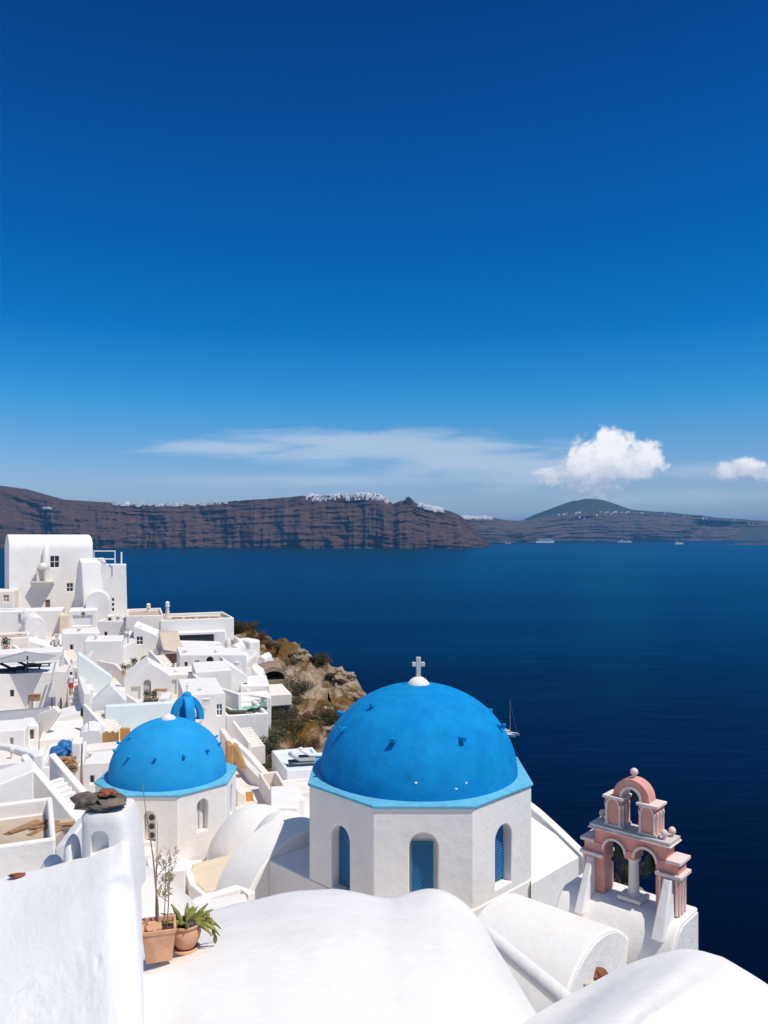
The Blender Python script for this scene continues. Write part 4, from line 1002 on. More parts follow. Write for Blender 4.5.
house('lower_pool_patio', 'pale white patio with bluish furniture below the rocky garden', 'terrace', 286, 330, 771, 790, 50, 5, roof='terrace', par=.15, mt='whitewash_cool', rfloor='pale_aqua', below=2)
lounger(303, 764.9, 51.7, 'canvas_grey', 'grey lounger on the pale patio below the rocky garden', .2)
lounger(313, 760, 52.8, 'canvas_white', 'pale lounger further back on the patio below the rocky garden', .2)
# around the second church
house('rear_court_block', 'blank white block just behind the left side of the smaller dome', 'house', 84, 128, 765, 800, 35, 2.2, below=3, ops=[('win', 90, 94, 776, 784)])
house('yellow_screen_court', 'white court wall in front of the bamboo screens', 'house', 79, 130, 750, 772, 41, 1.2, below=3, mt='whitewash_warm')
for i, (x0, x1, y0, y1, lab, m_) in enumerate(((101, 119, 732, 749, 'ochre bamboo screen behind the smaller dome, left panel with brown vines', 'ochre'), (120, 130, 728, 749, 'taller plain ochre screen right of the vine covered one', 'orange'))):
    g = MB(); A_ = P(x0, y1, 44); B_ = P(x1, y0, 44)
    n_ = 14
    for k in range(n_):
        xa = A_.x+(B_.x-A_.x)*k/n_; xb = A_.x+(B_.x-A_.x)*(k+.86)/n_; g.box(xa, xb, 44, 44.05, A_.z-.6, B_.z+.05*math.sin(k*5))
    g.box(A_.x, B_.x, 44.052, 44.1, A_.z, A_.z+.1)
    tag(g.build('screen', m_), lab, 'screen')
# terraces, stair and roofs on the left
house('rounded_bollard_wall', 'white wall block with a rounded top left of the bamboo screens', 'house', 80, 102, 731, 760, 43, 2, roof='vaulty', rise=.35, below=3)
house('grey_gutter_roof', 'grey shaded low roof with a green skylight strip at the village middle', 'house', 38, 96, 740, 760, 48, 6, below=3, mt='whitewash_warm', roof='terrace', par=.15)
g = MB(); A_ = P(44, 738, 52); B_ = P(70, 735, 52); g.box(A_.x, B_.x, 51.4, 52.4, A_.z-.2, A_.z+.12); g.box(A_.x+.1, B_.x-.1, 51.5, 52.3, A_.z+.121, A_.z+.16)
tag(g.build('skylight', 'pale_aqua', bevel=.02), 'long greenish skylight strip on the grey shaded roof', 'skylight')
sail('shade_canopy', [P(-8, 712, 50), P(50, 707, 54), P(36, 730, 48), P(-8, 735, 46)], 'canvas_grey', 'large grey canopy at the left edge below the sail terrace', 'awning', sag=.1)
g = MB(); g.prism([(0, 0), (1.2, 2.1), (2.3, 2.55), (2.6, 2.2), (1.1, 0)], P(18, 748, 50), (1, 0, 0), Zv, (0, 1, 0), 0, .5); tag(g.build('wall', 'whitewash_warm', bevel=.05), 'slanting white wall fin beside the large grey canopy', 'wall')
house('broken_wall_house', 'pale ruined looking wall below the large grey canopy', 'house', -12, 26, 733, 760, 45, 3, below=3, ops=[('win', 10, 13, 738, 746, 'door_grey')])
house('terrace_slab_house', 'white block under the lane with a low sloping roof', 'house', 42, 80, 716, 742, 53, 3.5, roof='slopeL', rise=.6, below=3, ops=[('win', 50, 54, 724, 729), ('door', 68, 71, 724, 735)])
# tarpaulin and rubble
g = MB(); c = P(62, 752, 40)
g.sphere((0, 0, 0), 1, 1, 1, 1, 4, .35, 4, 2.2)
for v in g.bm.verts: v.co = c+Vector((v.co.x*.62, v.co.y*.6, v.co.z*.52+.25*v.co.x))
tag(g.build('tarpaulin', 'tarp_blue', sm=40), 'crumpled bright blue tarpaulin heaped on the rubble', 'tarpaulin')
g = MB(); rr = random.Random(3)
for k in range(60):
    q = P(rr.uniform(55, 76), rr.uniform(758, 770), 37.5+rr.uniform(-.5, .5)); g.sphere(q, rr.uniform(.05, .17), 1.3, 1, .7, 1, .4, k)
tag(g.build('rubble', 'wood', sm=10), 'heap of reddish brown rubble below the blue tarpaulin', 'rubble', kind='stuff')
house('rubble_court', 'white walled court holding the rubble and blue tarpaulin', 'courtyard', 38, 84, 768, 800, 37, 4.5, roof='terrace', par=.15, below=3, rfloor='tan_floor')
house('end_pier', 'white square pier at the right of the blue tarpaulin', 'wall', 72, 82, 743, 772, 38.3, 1.2, below=3, mt='whitewash_fresh')
g = MB(); g.tube([P(82, 800, 34.6), P(81.5, 770, 34.6), P(82, 744, 34.6)], [.09, .05, .03], 7); tag(g.build('pole', 'twig'), 'tall thin brown pole standing before the rear court block', 'pole')
# stair with parapets
SA, SB = P(40, 782, 23.5), P(80, 830, 22.8)
g = MB(); n_ = 13; d = Vector((SB.x-SA.x, SB.y-SA.y, 0)); ln = d.length; d.normalize(); sd = Vector((-d.y, d.x, 0)); n_ = 10
for k in range(n_):
    t0, t1 = ln*k/n_, ln*(k+1)/n_+.02; z = SA.z+(SB.z-SA.z)*(k+.5)/n_
    g.prism([(t0, z-1.5), (t1, z-1.5), (t1, z), (t0, z)], (SA.x, SA.y, 0), d, Zv, sd, -.01, .75)
stair = empty('outdoor_stair', (SA+SB)/2-Vector((0, 0, 1.5)), 'white plastered outdoor stair descending between two parapets on the left', 'stair')
g.build('steps', 'whitewash', stair, bevel=.02)
for off, up_ in ((-.26, .45), (.76, .22)):
    g = MB(); a_ = -.5; e_ = ln+.6; sl = (SB.z-SA.z)/ln
    g.prism([(a_, SA.z+sl*a_+up_), (e_, SA.z+sl*e_+up_), (e_, SA.z+sl*e_-2.5), (a_, SA.z+sl*a_-2.5)], (SA.x, SA.y, 0), d, Zv, sd, off, off+.24)
    g.build('parapet', 'whitewash_fresh', stair, bevel=.05, seg=3)
house('left_cube_house', 'large blank white cube with a slanting top at the left edge', 'house', -60, 35.5, 784, 850, 21.0, 1.6, yaw=28, below=3, roof='slopeL', rise=.62, mt='whitewash_fresh')
wall_line([(-20, 742, 27), (12, 745, 26.5), (34, 752, 25.5), (38, 755, 24.7)], .28, 2.0, 'whitewash_fresh', 'white parapet running to the head of the outdoor stair')
house('roof_behind_cube', 'cream roof terrace enclosed behind the large blank cube', 'terrace', -30, 34, 768, 790, 24.5, 2, yaw=28, below=2, mt='whitewash_warm', roof='flat')
house('plank_court', 'white walled court stacked with weathered planks at the left', 'courtyard', -30, 56, 850, 900, 12.2, 2.2, yaw=24, roof='terrace', par=.3, parw=.09, below=3, mt='whitewash_fresh', rfloor='tan_floor')
pc = P(26, 838, 13.6)
g = MB(); g.box(pc.x-.42, pc.x+.5, pc.y-.1, pc.y+.9, pc.z-.5, pc.z+.02); tag(g.build('masonry_table', 'tan_floor', bevel=.03, seg=3), 'rough plastered masonry block carrying the weathered planks', 'block')
for k in range(7):
    g = MB(); c = pc+Vector((-.34+.13*k, .3+.04*math.sin(k*3), .045+.025*(k % 3))); M = Matrix.Translation(c) @ Matrix.Rotation(R([62, 70, 55, 66, 74, 20, 58][k]), 4, 'Z')
    g.box(-.36, .36, -.05, .05, -.012, .012, M)
    tag(g.build('plank', 'wood'), ['weathered plank at the left end of the plank pile', 'second weathered plank from the left of the pile', 'third weathered plank from the left of the pile', 'middle weathered plank crossing the pile', 'weathered plank just right of the pile middle', 'weathered plank lying crosswise on the pile', 'weathered plank at the right end of the plank pile'][k], 'plank', 'weathered planks')
house('shade_alcove', 'small white alcove block right of the plank court', 'house', 54, 72, 838, 880, 11.5, 1.2, yaw=6, roof='slopeL', rise=.15, below=2, ops=[('niche', 66, 70, 850, 866, 'door_grey')][:0])
# white vaults between the small church and the big one
def vault_obj(a, b, w, rise, m_, label, name='vaulted_roof', drop=3, parent=None, taper=1.0):
    """barrel vault whose crest runs from point a to point b"""
    a = Vector(a); b = Vector(b); ax = (b-a); ax2 = Vector((ax.x, ax.y, 0)).normalized(); sd = Vector((ax2.y, -ax2.x, 0))
    g = MB(); rows_ = []
    for s, sh in ((0, 1), (.5, 1), (1, taper)):
        c = a.lerp(b, s); r_ = [c-sd*w/2*sh-Zv*(rise+drop)]
        for k in range(25):
            t = math.pi*k/24; r_.append(c-sd*math.cos(t)*w/2*sh+Zv*(rise*math.sin(t)-rise))
        r_.append(c+sd*w/2*sh-Zv*(rise+drop)); rows_.append(r_)
    G = g.grid(rows_); g.bm.faces.new(G[0]); g.bm.faces.new(G[-1][::-1])
    o = g.build(name, m_, parent, bevel=.05, seg=3)
    if parent is None: tag(o, label, 'roof')
    return o
def mound(px, py, D, rx, ry, h, label, seed, rz=0):
    c = P(px, py, D); g = MB(); M = Matrix.Translation(c-Vector((0, 0, h))) @ Matrix.Rotation(rz, 4, 'Z'); rows_ = []
    for k in range(15):
        t = k/14; r_ = []
        for j in range(41):
            a_ = 2*math.pi*j/40; rr_ = t**.8 if t < .8 else .8**.8+(t-.8)*.6
            z = h*math.cos(min(1, t*1.08)*math.pi/2)**.8 if t < .92 else -(t-.92)*30
            r_.append(M @ Vector((rx*rr_*math.cos(a_), ry*rr_*math.sin(a_), z+.03*fb(math.cos(a_)*2, math.sin(a_)*2, t*2+seed))))
        rows_.append(r_)
    g.grid(rows_); bmesh.ops.remove_doubles(g.bm, verts=g.bm.verts, dist=1e-4)
    tag(g.build('domed_roof', 'whitewash_fresh', sm=70), label, 'roof')
mound(258, 806, 29.5, 2.1, 1.7, 1.9, 'broad smooth white domed roof right beside the smaller church', 1)
mound(284, 812, 27.6, 1.5, 1.5, 1.5, 'small smooth white domed roof wedged between diagonal wall and big church', 2)
house('church_terrace', 'broad cream terrace slab in front of the smaller church', 'terrace', 150, 262, 893, 920, 27, 2.5, yaw=8, below=2, mt='whitewash_warm', roof='flat', reg=False)
def slab(pts, th, m_, label, cat, name):
    q = [P(*p) for p in pts]; g = MB(); top = [g.bm.verts.new(p) for p in q]; bt = [g.bm.verts.new(p-Vector((0, 0, th))) for p in q]
    g.bm.faces.new(top); g.bm.faces.new(bt[::-1]); n_ = len(q)
    for k in range(n_): g.bm.faces.new((top[k], top[(k+1) % n_], bt[(k+1) % n_], bt[k]))
    return tag(g.build(name, m_, bevel=.05, seg=3), label, cat)
slab([(192, 864, 28), (246, 850, 28.5), (254, 866, 27), (240, 884, 25.8), (205, 891, 25), (190, 878, 26.5)], .5, 'cream', 'sunlit apricot coloured roof patch below the smaller church', 'roof', 'apricot_roof')
wall_line([(150, 856, 28.6), (186, 864, 27.6), (193, 884, 25.2), (205, 894, 24.4), (240, 884, 24.8), (256, 872, 25.5)], .22, 1.2, 'whitewash_fresh', 'low white kerb wall edging the apricot roof patch')
house('sunken_stair_wall', 'grey shaded white wall block between sapling and apricot roof', 'wall', 150, 184, 874, 915, 25, 1.2, yaw=20, below=2, reg=False)
wall_line([(146, 898, 22), (170, 912, 20.5), (178, 913, 20.3), (200, 898, 21.5), (238, 886, 22.8), (252, 893, 22.5)], .3, 1.0, 'whitewash_fresh', 'white wall crest running just behind the foreground roof')
slab([(180, 912, 20.5), (200, 900, 21.5), (245, 893, 22), (262, 930, 19), (150, 950, 18)], .6, 'whitewash_fresh', 'sloping white roof sheet between foreground roof and apricot patch', 'roof', 'white_roof')
house('lower_church_plinth', 'plain white plinth wall left of the smaller church', 'wall', 126, 152, 856, 880, 28.5, 1.2, yaw=10, below=2, reg=False)
# furniture on the roof terrace and small pots
rr = random.Random(9)
def table(px, py, D, label, m_='wood'):
    c = P(px, py, D); r = empty('table', c, label, 'table', 'terrace tables')
    g = MB(); g.box(c.x-.5, c.x+.5, c.y-.4, c.y+.4, c.z+.7, c.z+.76); g.build('table_top', m_, r)
    for x in (-.42, .42):
        for y in (-.32, .32):
            g = MB(); g.box(c.x+x-.03, c.x+x+.03, c.y+y-.03, c.y+y+.03, c.z, c.z+.7); g.build('leg', m_, r)
for x, lab in ((177, 'brown table at the left of the roof terrace'), (190, 'brown table left of the middle of the roof terrace'), (203, 'brown table right of the middle of the roof terrace'), (214, 'brown table at the right of the roof terrace')): table(x, 623.5, 97, lab)
table(160, 699, 64, 'wooden table on the patio in front of the panel doors')
def potplant(px, py, D, s, label, m_='shrub'):
    c = P(px, py, D); s *= .62; r = empty('potted_bush', c, label, 'potted plant', 'potted bushes in the village')
    g = MB(); g.lathe([(0, 0), (.16*s, 0), (.24*s, .35*s), (.2*s, .36*s), (0, .33*s)], c, 12); g.build('pot', 'terracotta', r, sm=40)
    g = MB()
    for k in range(160):
        d_ = Vector((rr.gauss(0, 1), rr.gauss(0, 1), rr.gauss(0, 1))).normalized(); q = c+Vector((0, 0, .7*s))+d_*rr.uniform(.12, .38)*s
        o_ = d_.orthogonal().normalized(); o2 = d_.cross(o_); z_ = .07*s; g.quad([q-o_*z_, q+o2*z_*.5+d_*z_*.4, q+o_*z_, q-o2*z_*.5])
    g.build('leaves', m_, r)
for a_ in ((124, 675, 75, 1.7, 'large potted bush at the top of the gable house forecourt'), (134, 669, 77, 1.8, 'potted bush beside the arched doorway'), (147, 701, 62, 1.4, 'potted bush under the arch niche of the gable front'), (154, 703, 61, 1.6, 'potted bush in front of the wooden patio table'), (83, 618, 93, 1.2, 'small potted bush on the loggia roof'), (6, 652, 80, 2.4, 'bush at the far left edge in the tan earth terrace')): potplant(*a_)

# small roof things
def chim(px, py, D, hp, label, kind=0):
    c = P(px, py, D); m_ = D/F; h = hp*m_; g = MB()
    if kind == 0:
        g.box(c.x-1.5*m_, c.x+1.5*m_, c.y-1.2*m_, c.y+1.2*m_, c.z-.6, c.z+h*.8); g.box(c.x-2.1*m_, c.x+2.1*m_, c.y-1.8*m_, c.y+1.8*m_, c.z+h*.8+.002, c.z+h)
    elif kind == 1: g.lathe([(1.6*m_, -.5), (1.4*m_, h*.6), (2*m_, h*.68), (1.6*m_, h*.9), (0, h)], c, 10)
    else: g.lathe([(3.2*m_, -.5), (3.2*m_, .2*h), (2.9*m_, .55*h), (1.8*m_, .88*h), (0, h)], c, 14)
    tag(g.build('chimney' if kind < 2 else 'small_dome', 'whitewash_warm', bevel=.03), label, 'chimney' if kind < 2 else 'dome')
for a_ in ((20, 640, 87, 7, 'square chimney on the roof beside the round vault at upper left'), (57, 640, 86, 6, 'stubby chimney on the sloping roofline house'), (79, 634, 86, 6, 'square chimney on top of the stepped white blocks'), (96, 641, 80, 7, 'square chimney on the lower white cube', 1),
           (118, 622, 94, 6, 'stubby chimney on the grey shaded block'), (140, 632, 87, 7, 'round capped chimney above the square window', 1), (185, 656, 78, 6, 'stubby chimney at the left end of the long white house'), (216, 656, 79, 7, 'round capped chimney on the long white house', 1),
           (238, 668, 73, 6, 'square chimney on the sloping parapet house'), (200, 696, 60, 8, 'square chimney on the roof of the blue window house'), (176, 676, 71, 7, 'chimney above the grey panel doors', 1), (258, 701, 68, 5, 'stubby chimney behind the mint loungers'),
           (48, 716, 56, 9, 'square chimney below the sail terrace'), (106, 642, 81, 5, 'little round dome on the lower white cube', 2), (228, 646, 88, 8, 'little round dome beside the whitewashed rocks', 2), (90, 766, 36, 14, 'square chimney on the rear court block', 0),
           (70, 722, 55, 10, 'rounded chimney beside the foot of the stepped lane', 2), (12, 768, 25.5, 20, 'capped chimney behind the large blank cube', 0)):
    chim(*a_)
for x0, y0, x1, y1, D, lab in ((52, 716, 52, 698, 58, 'thin grey antenna pole below the sail terrace'), (76, 690, 76, 672, 70, 'thin dark lamp pole beside the stepped lane'), (128, 643, 128, 628, 84, 'thin antenna mast behind the plain house'), (222, 672, 222, 658, 72, 'thin antenna mast on the cream awning house')):
    g = MB(); g.tube([P(x0, y0+4, D), P(x1, y1, D)], .04, 5); tag(g.build('pole', 'metal_dark'), lab, 'pole')
for i, (px, py, D, w_, h_, m_, lab) in enumerate(((206, 704, 58, .5, .35, 'canvas_white', 'white air conditioner box on the blue window house roof'), (115, 700, 56, .9, .5, 'terracotta', 'clay coloured planter by the gabled house'), (151, 704, 61, 1.0, .35, 'stone_brown', 'brown stone planter in front of the gable arch'), (35, 700, 61, .7, .4, 'wood', 'wooden crate at the foot of the sail terrace'), (84, 700, 58, .5, .5, 'terracotta', 'terracotta jar beside the stepped lane'))):
    c = P(px, py, D); g = MB(); g.box(c.x-w_/2, c.x+w_/2, c.y-.2, c.y+.2, c.z-.05, c.z+h_); g.box(c.x-w_/2-.04, c.x+w_/2+.04, c.y-.24, c.y+.24, c.z+h_+.002, c.z+h_+.06)
    tag(g.build('planter' if i else 'air_conditioner', m_, bevel=.03), lab, 'planter' if i else 'air conditioner')
def mini_stair(a, b, w_, label, n_=8):
    A_, B_ = P(*a), P(*b); d_ = Vector((B_.x-A_.x, B_.y-A_.y, 0)); ln_ = d_.length; d_.normalize(); sd_ = Vector((-d_.y, d_.x, 0)); g = MB()
    pr = [(ln_, min(A_.z, B_.z)-1.2), (0, min(A_.z, B_.z)-1.2)]
    for k in range(n_):
        z = A_.z+(B_.z-A_.z)*(k+.5)/n_; pr += [(ln_*k/n_, z), (ln_*(k+1)/n_, z)]
    g.prism(pr, (A_.x, A_.y, 0), d_, Zv, sd_, 0, w_)
    r = empty('outdoor_stair', A_.lerp(B_, .5)-Vector((0, 0, .5)), label, 'stair'); g.build('steps', 'whitewash_warm', r)
    g = MB(); g.prism([(-.3, A_.z+.5), (ln_+.3, B_.z+.5), (ln_+.3, min(A_.z, B_.z)-1.2), (-.3, min(A_.z, B_.z)-1.2)], (A_.x, A_.y, 0), d_, Zv, sd_, -.22, -.01); g.build('parapet', 'whitewash_fresh', r, bevel=.05)
for a_ in (((100, 640, 88), (112, 655, 86), 1.4, 'narrow stair descending right of the lower white cube'), ((60, 650, 80), (70, 668, 77), 1.3, 'narrow stair between sloping roofline house and stepped blocks'), ((152, 655, 80), (166, 672, 78), 1.3, 'narrow stair running down below the beige awning'),
           ((196, 680, 66), (212, 697, 63), 1.2, 'narrow stair beside the cream awning house'), ((216, 667, 74), (232, 682, 72), 1.3, 'narrow stair on the right end of the long white house'), ((88, 712, 51), (104, 732, 49), 1.2, 'narrow stair dropping beside the gabled house'),
           ((128, 700, 61), (144, 712, 59), 1.1, 'narrow stair below the gable front with arch niche'), ((28, 632, 90), (40, 645, 88), 1.3, 'narrow stair beside the round vault at upper left'), ((236, 728, 58), (250, 748, 55), 1.1, 'narrow stair under the mint lounger terrace'), ((8, 718, 56), (30, 732, 53), 1.5, 'broad stair below the sail terrace at the left')):
    mini_stair(*a_)
for a_ in (([(62, 664, 75), (80, 668, 74), (84, 680, 72)], 'low bent parapet above the pale aqua stair'), ([(98, 660, 78), (116, 664, 77), (126, 674, 75)], 'low parapet running right in front of the lower white cube'), ([(150, 676, 71), (170, 672, 72), (198, 674, 71)], 'low parapet along the roof of the panel door house'),
           ([(128, 712, 60), (150, 708, 60), (176, 706, 60)], 'low parapet enclosing the patio with the brown planter'), ([(200, 690, 63), (222, 688, 63), (240, 694, 62)], 'low parapet above the blue window house'), ([(210, 654, 80), (228, 656, 79), (240, 664, 77)], 'low parapet linking long white house and white ruins'),
           ([(0, 640, 84), (16, 646, 83), (26, 656, 81)], 'sloping parapet around the bare tan earth terrace'), ([(44, 664, 76), (56, 670, 74), (60, 680, 72)], 'short parapet right of the shade sail'), ([(132, 636, 90), (150, 640, 88), (158, 650, 86)], 'parapet below the sand coloured deck'), ([(84, 742, 47), (104, 744, 46), (120, 752, 44)], 'parapet in front of the bamboo screens'),
           ([(228, 697, 68), (250, 694, 68), (268, 697, 67)], 'parapet behind the mint lounger terrace'), ([(176, 642, 88), (200, 646, 87), (222, 643, 88)], 'parapet under the wide black opening')):
    wall_line([p for p in a_[0]], .28, 1.3, 'whitewash', a_[1], 'wall', 'parapet')
for a_ in (('shed', 'small flat annex with dark doorway left of the loggia', 'annex', 52, 60, 640, 652, 86, 2.5, [('door', 54.5, 57, 643, 651)]), ('shed', 'small flat annex with a vent on the roof of the grey shaded block', 'annex', 106, 114, 616, 623, 96, 2, [('win', 108, 111, 618, 621)]),
           ('shed', 'small cubic annex with arched niche below the square window house', 'annex', 152, 161, 668, 680, 74, 2.5, [('archd', 154.5, 158, 671, 679)]), ('shed', 'small annex with brown door at the right end of the panel door house', 'annex', 196, 204, 682, 694, 66, 2.5, [('door', 198.5, 201, 685, 693)]),
           ('shed', 'tiny cubic annex on the roof of the cream awning house', 'annex', 214, 222, 666, 673, 69, 2, [('win', 217, 219.5, 668, 671)]), ('shed', 'small annex with a dark window above the mint lounger terrace', 'annex', 246, 256, 690, 700, 70, 2.5, [('win', 249.5, 252.5, 693, 697)]),
           ('shed', 'small annex with brown door beside the pale aqua courtyard', 'annex', 84, 93, 690, 704, 56, 2.2, [('door', 87, 89.5, 694, 703)]), ('shed', 'tiny cube with vent left of the blue cupola', 'annex', 158, 168, 698, 708, 56, 2, [('win', 161, 164, 701, 704)]),
           ('shed', 'small annex with dark opening below the far left canopy', 'annex', 26, 38, 726, 742, 47, 2.2, [('niche', 30, 34, 730, 740, 'door_brown')]), ('shed', 'small cube with square window on the left of the stepped lane', 'annex', 40, 50, 712, 722, 57, 2, [('win', 43.5, 46.5, 714.5, 718.5)]),
           ('shed', 'cubic annex with arched door just under the belfry house', 'annex', 20, 29, 628, 638, 93, 2.5, [('archd', 23, 26, 631, 637.5)]), ('shed', 'small annex with dark window right of the sand coloured block', 'annex', 128, 138, 634, 645, 88, 2.5, [('win', 131, 134, 637, 641)])):
    house(a_[0], a_[1], a_[2], *a_[3:9], below=2, ops=a_[9], reg=False, yaw=(a_[3]*7) % 23-11, mt='whitewash_fresh' if a_[3] % 2 else 'whitewash')
# person in the lane
def person(px, py, D, label, h=1.58):
    c = P(px, py, D); k = h/1.7
    r = empty('person', c, label, 'person')
    V_ = [(0, 0, .95), (0, .01, 1.2), (0, .01, 1.42), (0, 0, 1.52), (0, -.01, 1.62),
          (.09, 0, .92), (.11, -.06, .5), (.10, -.02, .09), (.10, -.14, .04), (-.09, 0, .92), (-.11, .06, .5), (-.11, .16, .1), (-.11, .06, .04),
          (.19, 0, 1.4), (.25, -.03, 1.14), (.24, -.14, .93), (-.19, 0, 1.4), (-.26, .05, 1.14), (-.25, .0, .9)]
    E = [(0, 1), (1, 2), (2, 3), (3, 4), (0, 5), (5, 6), (6, 7), (7, 8), (0, 9), (9, 10), (10, 11), (11, 12), (2, 13), (13, 14), (14, 15), (2, 16), (16, 17), (17, 18)]
    rad = [.13, .125, .12, .05, .085, .09, .062, .042, .035, .09, .062, .042, .035, .055, .042, .03, .055, .042, .03]
    me = bpy.data.meshes.new('body'); me.from_pydata([c+Vector(v)*k for v in V_], E, [])
    o = bpy.data.objects.new('body', me); COL.objects.link(o)
    sk = o.modifiers.new('s', 'SKIN'); 
    if not me.skin_vertices: me.attributes.new('skin', 'FLOAT2', 'POINT')
    for i, s in enumerate(me.skin_vertices[0].data): s.radius = (rad[i], rad[i]*(.75 if i in (1, 2) else 1)); s.use_root = (i == 0)
    sb = o.modifiers.new('u', 'SUBSURF'); sb.levels = sb.render_levels = 2
    bpy.context.view_layer.update(); m2 = bpy.data.meshes.new_from_object(o.evaluated_get(bpy.context.evaluated_depsgraph_get()))
    bpy.data.objects.remove(o); link('body', m2, 'skin', r, sm=80)
    g = MB(); g.lathe([(.17, .62), (.2, .64), (.15, .95), (.14, 1.02)], c, 16); g.build('skirt', 'cloth_red', r, sm=60)
    g = MB(); g.lathe([(.155, .98), (.15, 1.1), (.17, 1.3), (.19, 1.4), (.08, 1.47)], c, 16); g.build('shirt', 'cloth_white', r, sm=60)
    g = MB(); g.sphere(c+Vector((0, .02, 1.66)), .105, 1, 1, 1.1, 3); g.build('hair', 'hair', r, sm=80)
person(71, 695.6, 59.4, 'person in a white top and red skirt walking down the stepped lane')

# ------------------------------------------------------------------ hillside terrain
pts = list(GROUND)
for (px, py, D) in ((300, 657, 99), (325, 670, 97), (340, 685, 94), (355, 700, 91), (368, 712, 88), (250, 632, 108), (235, 628, 110), (270, 641, 106), (285, 650, 102), (300, 672, 95), (315, 695, 90), (340, 722, 84),
                    (290, 700, 86), (300, 725, 79), (320, 742, 75), (345, 748, 74), (280, 735, 72), (270, 752, 66), (290, 765, 60), (310, 775, 58), (330, 775, 60), (300, 800, 48), (275, 775, 56), (262, 740, 68),
                    (310, 760, 66), (280, 660, 98), (355, 735, 80), (30, 560, 112), (0, 600, 112), (330, 800, 48), (270, 690, 84), (272, 668, 92)):
    p = P(px, py, D); pts += [tuple(p)]
pts += [(x, y, z) for x, y, z in ((0, 5, -9), (0, 14, -13), (5, 20, -13.5), (-8, 8, -9), (-8, 16, -13), (1, 30, -16), (-14, 20, -11.5), (-9, 32, -14), (-20, 30, -12), (0, 45, -18), (4, 60, -21), (5, 75, -23), (0, 88, -23), (-40, 40, -8), (-60, 80, -8), (-60, 60, -8), (-90, 100, -8), (-30, 10, -5), (-60, 112, -11))]
pts += [(-7, 23, -12.6), (-9, 27, -12.4), (-6, 27, -12.6), (-5, 20, -12.6), (-10, 24, -12.2), (-6, 31, -13), (-3, 27, -13)]
PX = np.array(pts, dtype=float)
GS = .6
xs = np.arange(-130, 62, GS); ys = np.arange(-25, 190, GS)
gx, gy = np.meshgrid(xs, ys)
num = np.zeros_like(gx); den = np.zeros_like(gx)
for x, y, z in PX:
    w = 1.0/(((gx-x)**2+(gy-y)**2)+3.0)**1.7; num += w*z; den += w
gz = num/den
edge = np.interp(gy, [-30, 10, 20, 40, 60, 70, 82, 90, 95, 100, 106, 112, 125, 210], [8, 8, 8.2, 7, 5, 4, 0, -1.5, -4, -7, -13, -20, -40, -90])
dd = gx-edge
yr = np.interp(gx, [-140, -60, -30, -18, -10, -4, 0, 10, 60], [118, 117, 115, 108, 103, 94, 90, 80, 70])
de = gy-yr
drop = np.where(dd > 0, np.minimum(dd, 6)*1.2+np.maximum(dd-6, 0)*1.9, 0)
drop2 = np.where(de > 0, np.minimum(de, 5)*.5+np.maximum(de-5, 0)*1.5, 0)
gz = gz-np.maximum(drop, drop2)
rockmask = np.clip((gy-52)/12, 0, 1)*np.clip((gx-np.interp(gy, [50, 60, 75, 85, 95, 105, 115], [-9, -11, -12, -12.5, -15, -21, -24]))/4, 0, 1)
V_ = np.zeros(gx.shape+(3,)); V_[..., 0] = gx; V_[..., 1] = gy
nz_ = np.zeros_like(gx); nx_ = np.zeros_like(gx)
far_m = np.clip(np.maximum(dd, de)/6, 0, 1)
for j in range(gx.shape[0]):
    for i in range(gx.shape[1]):
        m_ = max(rockmask[j, i], far_m[j, i]*.8)
        if m_ > 0 and gz[j, i] > -135:
            x, y = gx[j, i], gy[j, i]
            r1 = 1-abs(noise.noise(Vector((x*.16, y*.16, 1.3))))*2
            r2 = 1-abs(noise.noise(Vector((x*.45+3, y*.45, 4.3))))*2
            f3 = noise.noise(Vector((x*1.1, y*1.1, 7)))
            f4 = noise.noise(Vector((x*2.1, y*2.1, 27)))
            nz_[j, i] = m_*(1.5*(r1-.6)+1.1*(r2-.6)+.75*f3+.35*f4); nx_[j, i] = m_*(.9*noise.noise(Vector((x*.6, y*.6, 17)))+.4*f4)
# terrace the rock into ledges
gz2 = gz+nz_
step = 1.7; q = gz2/step; fq = q-np.floor(q); led = (np.floor(q)+np.clip((fq-.35)/.3, 0, 1))*step
gz = gz2*(1-.45*rockmask)+led*.45*rockmask
gz = np.maximum(gz, SEA-6)
V_[..., 2] = gz; V_[..., 0] += nx_; V_[..., 1] += nx_*.7
ny_, nx2 = gx.shape
idx = np.arange(ny_*nx2).reshape(ny_, nx2)
keep = ~((gz[:-1, :-1] < SEA-5.5) & (gz[1:, 1:] < SEA-5.5))
vill = (rockmask[:-1, :-1] < .02) & (dd[:-1, :-1] < -.8) & (de[:-1, :-1] < 4)
def sheet(name, sel, m_):
    q_ = np.stack([idx[:-1, :-1], idx[:-1, 1:], idx[1:, 1:], idx[1:, :-1]], -1)[sel]
    us, inv = np.unique(q_.ravel(), return_inverse=True)
    me = bpy.data.meshes.new(name); me.from_pydata(V_.reshape(-1, 3)[us].tolist(), [], inv.reshape(-1, 4).tolist()); me.update()
    for p in me.polygons: p.use_smooth = True
    o = bpy.data.objects.new(name, me); COL.objects.link(o); me.materials.append(MATS[m_]); tag(o, kind='structure')
sheet('hillside', keep & ~vill, 'hillside'); sheet('village_paving', keep & vill, 'whitewash_warm')
def ground_z(x, y):
    i = int(round((x-xs[0])/GS)); j = int(round((y-ys[0])/GS))
    return float(gz[max(0, min(ny_-1, j)), max(0, min(nx2-1, i))])

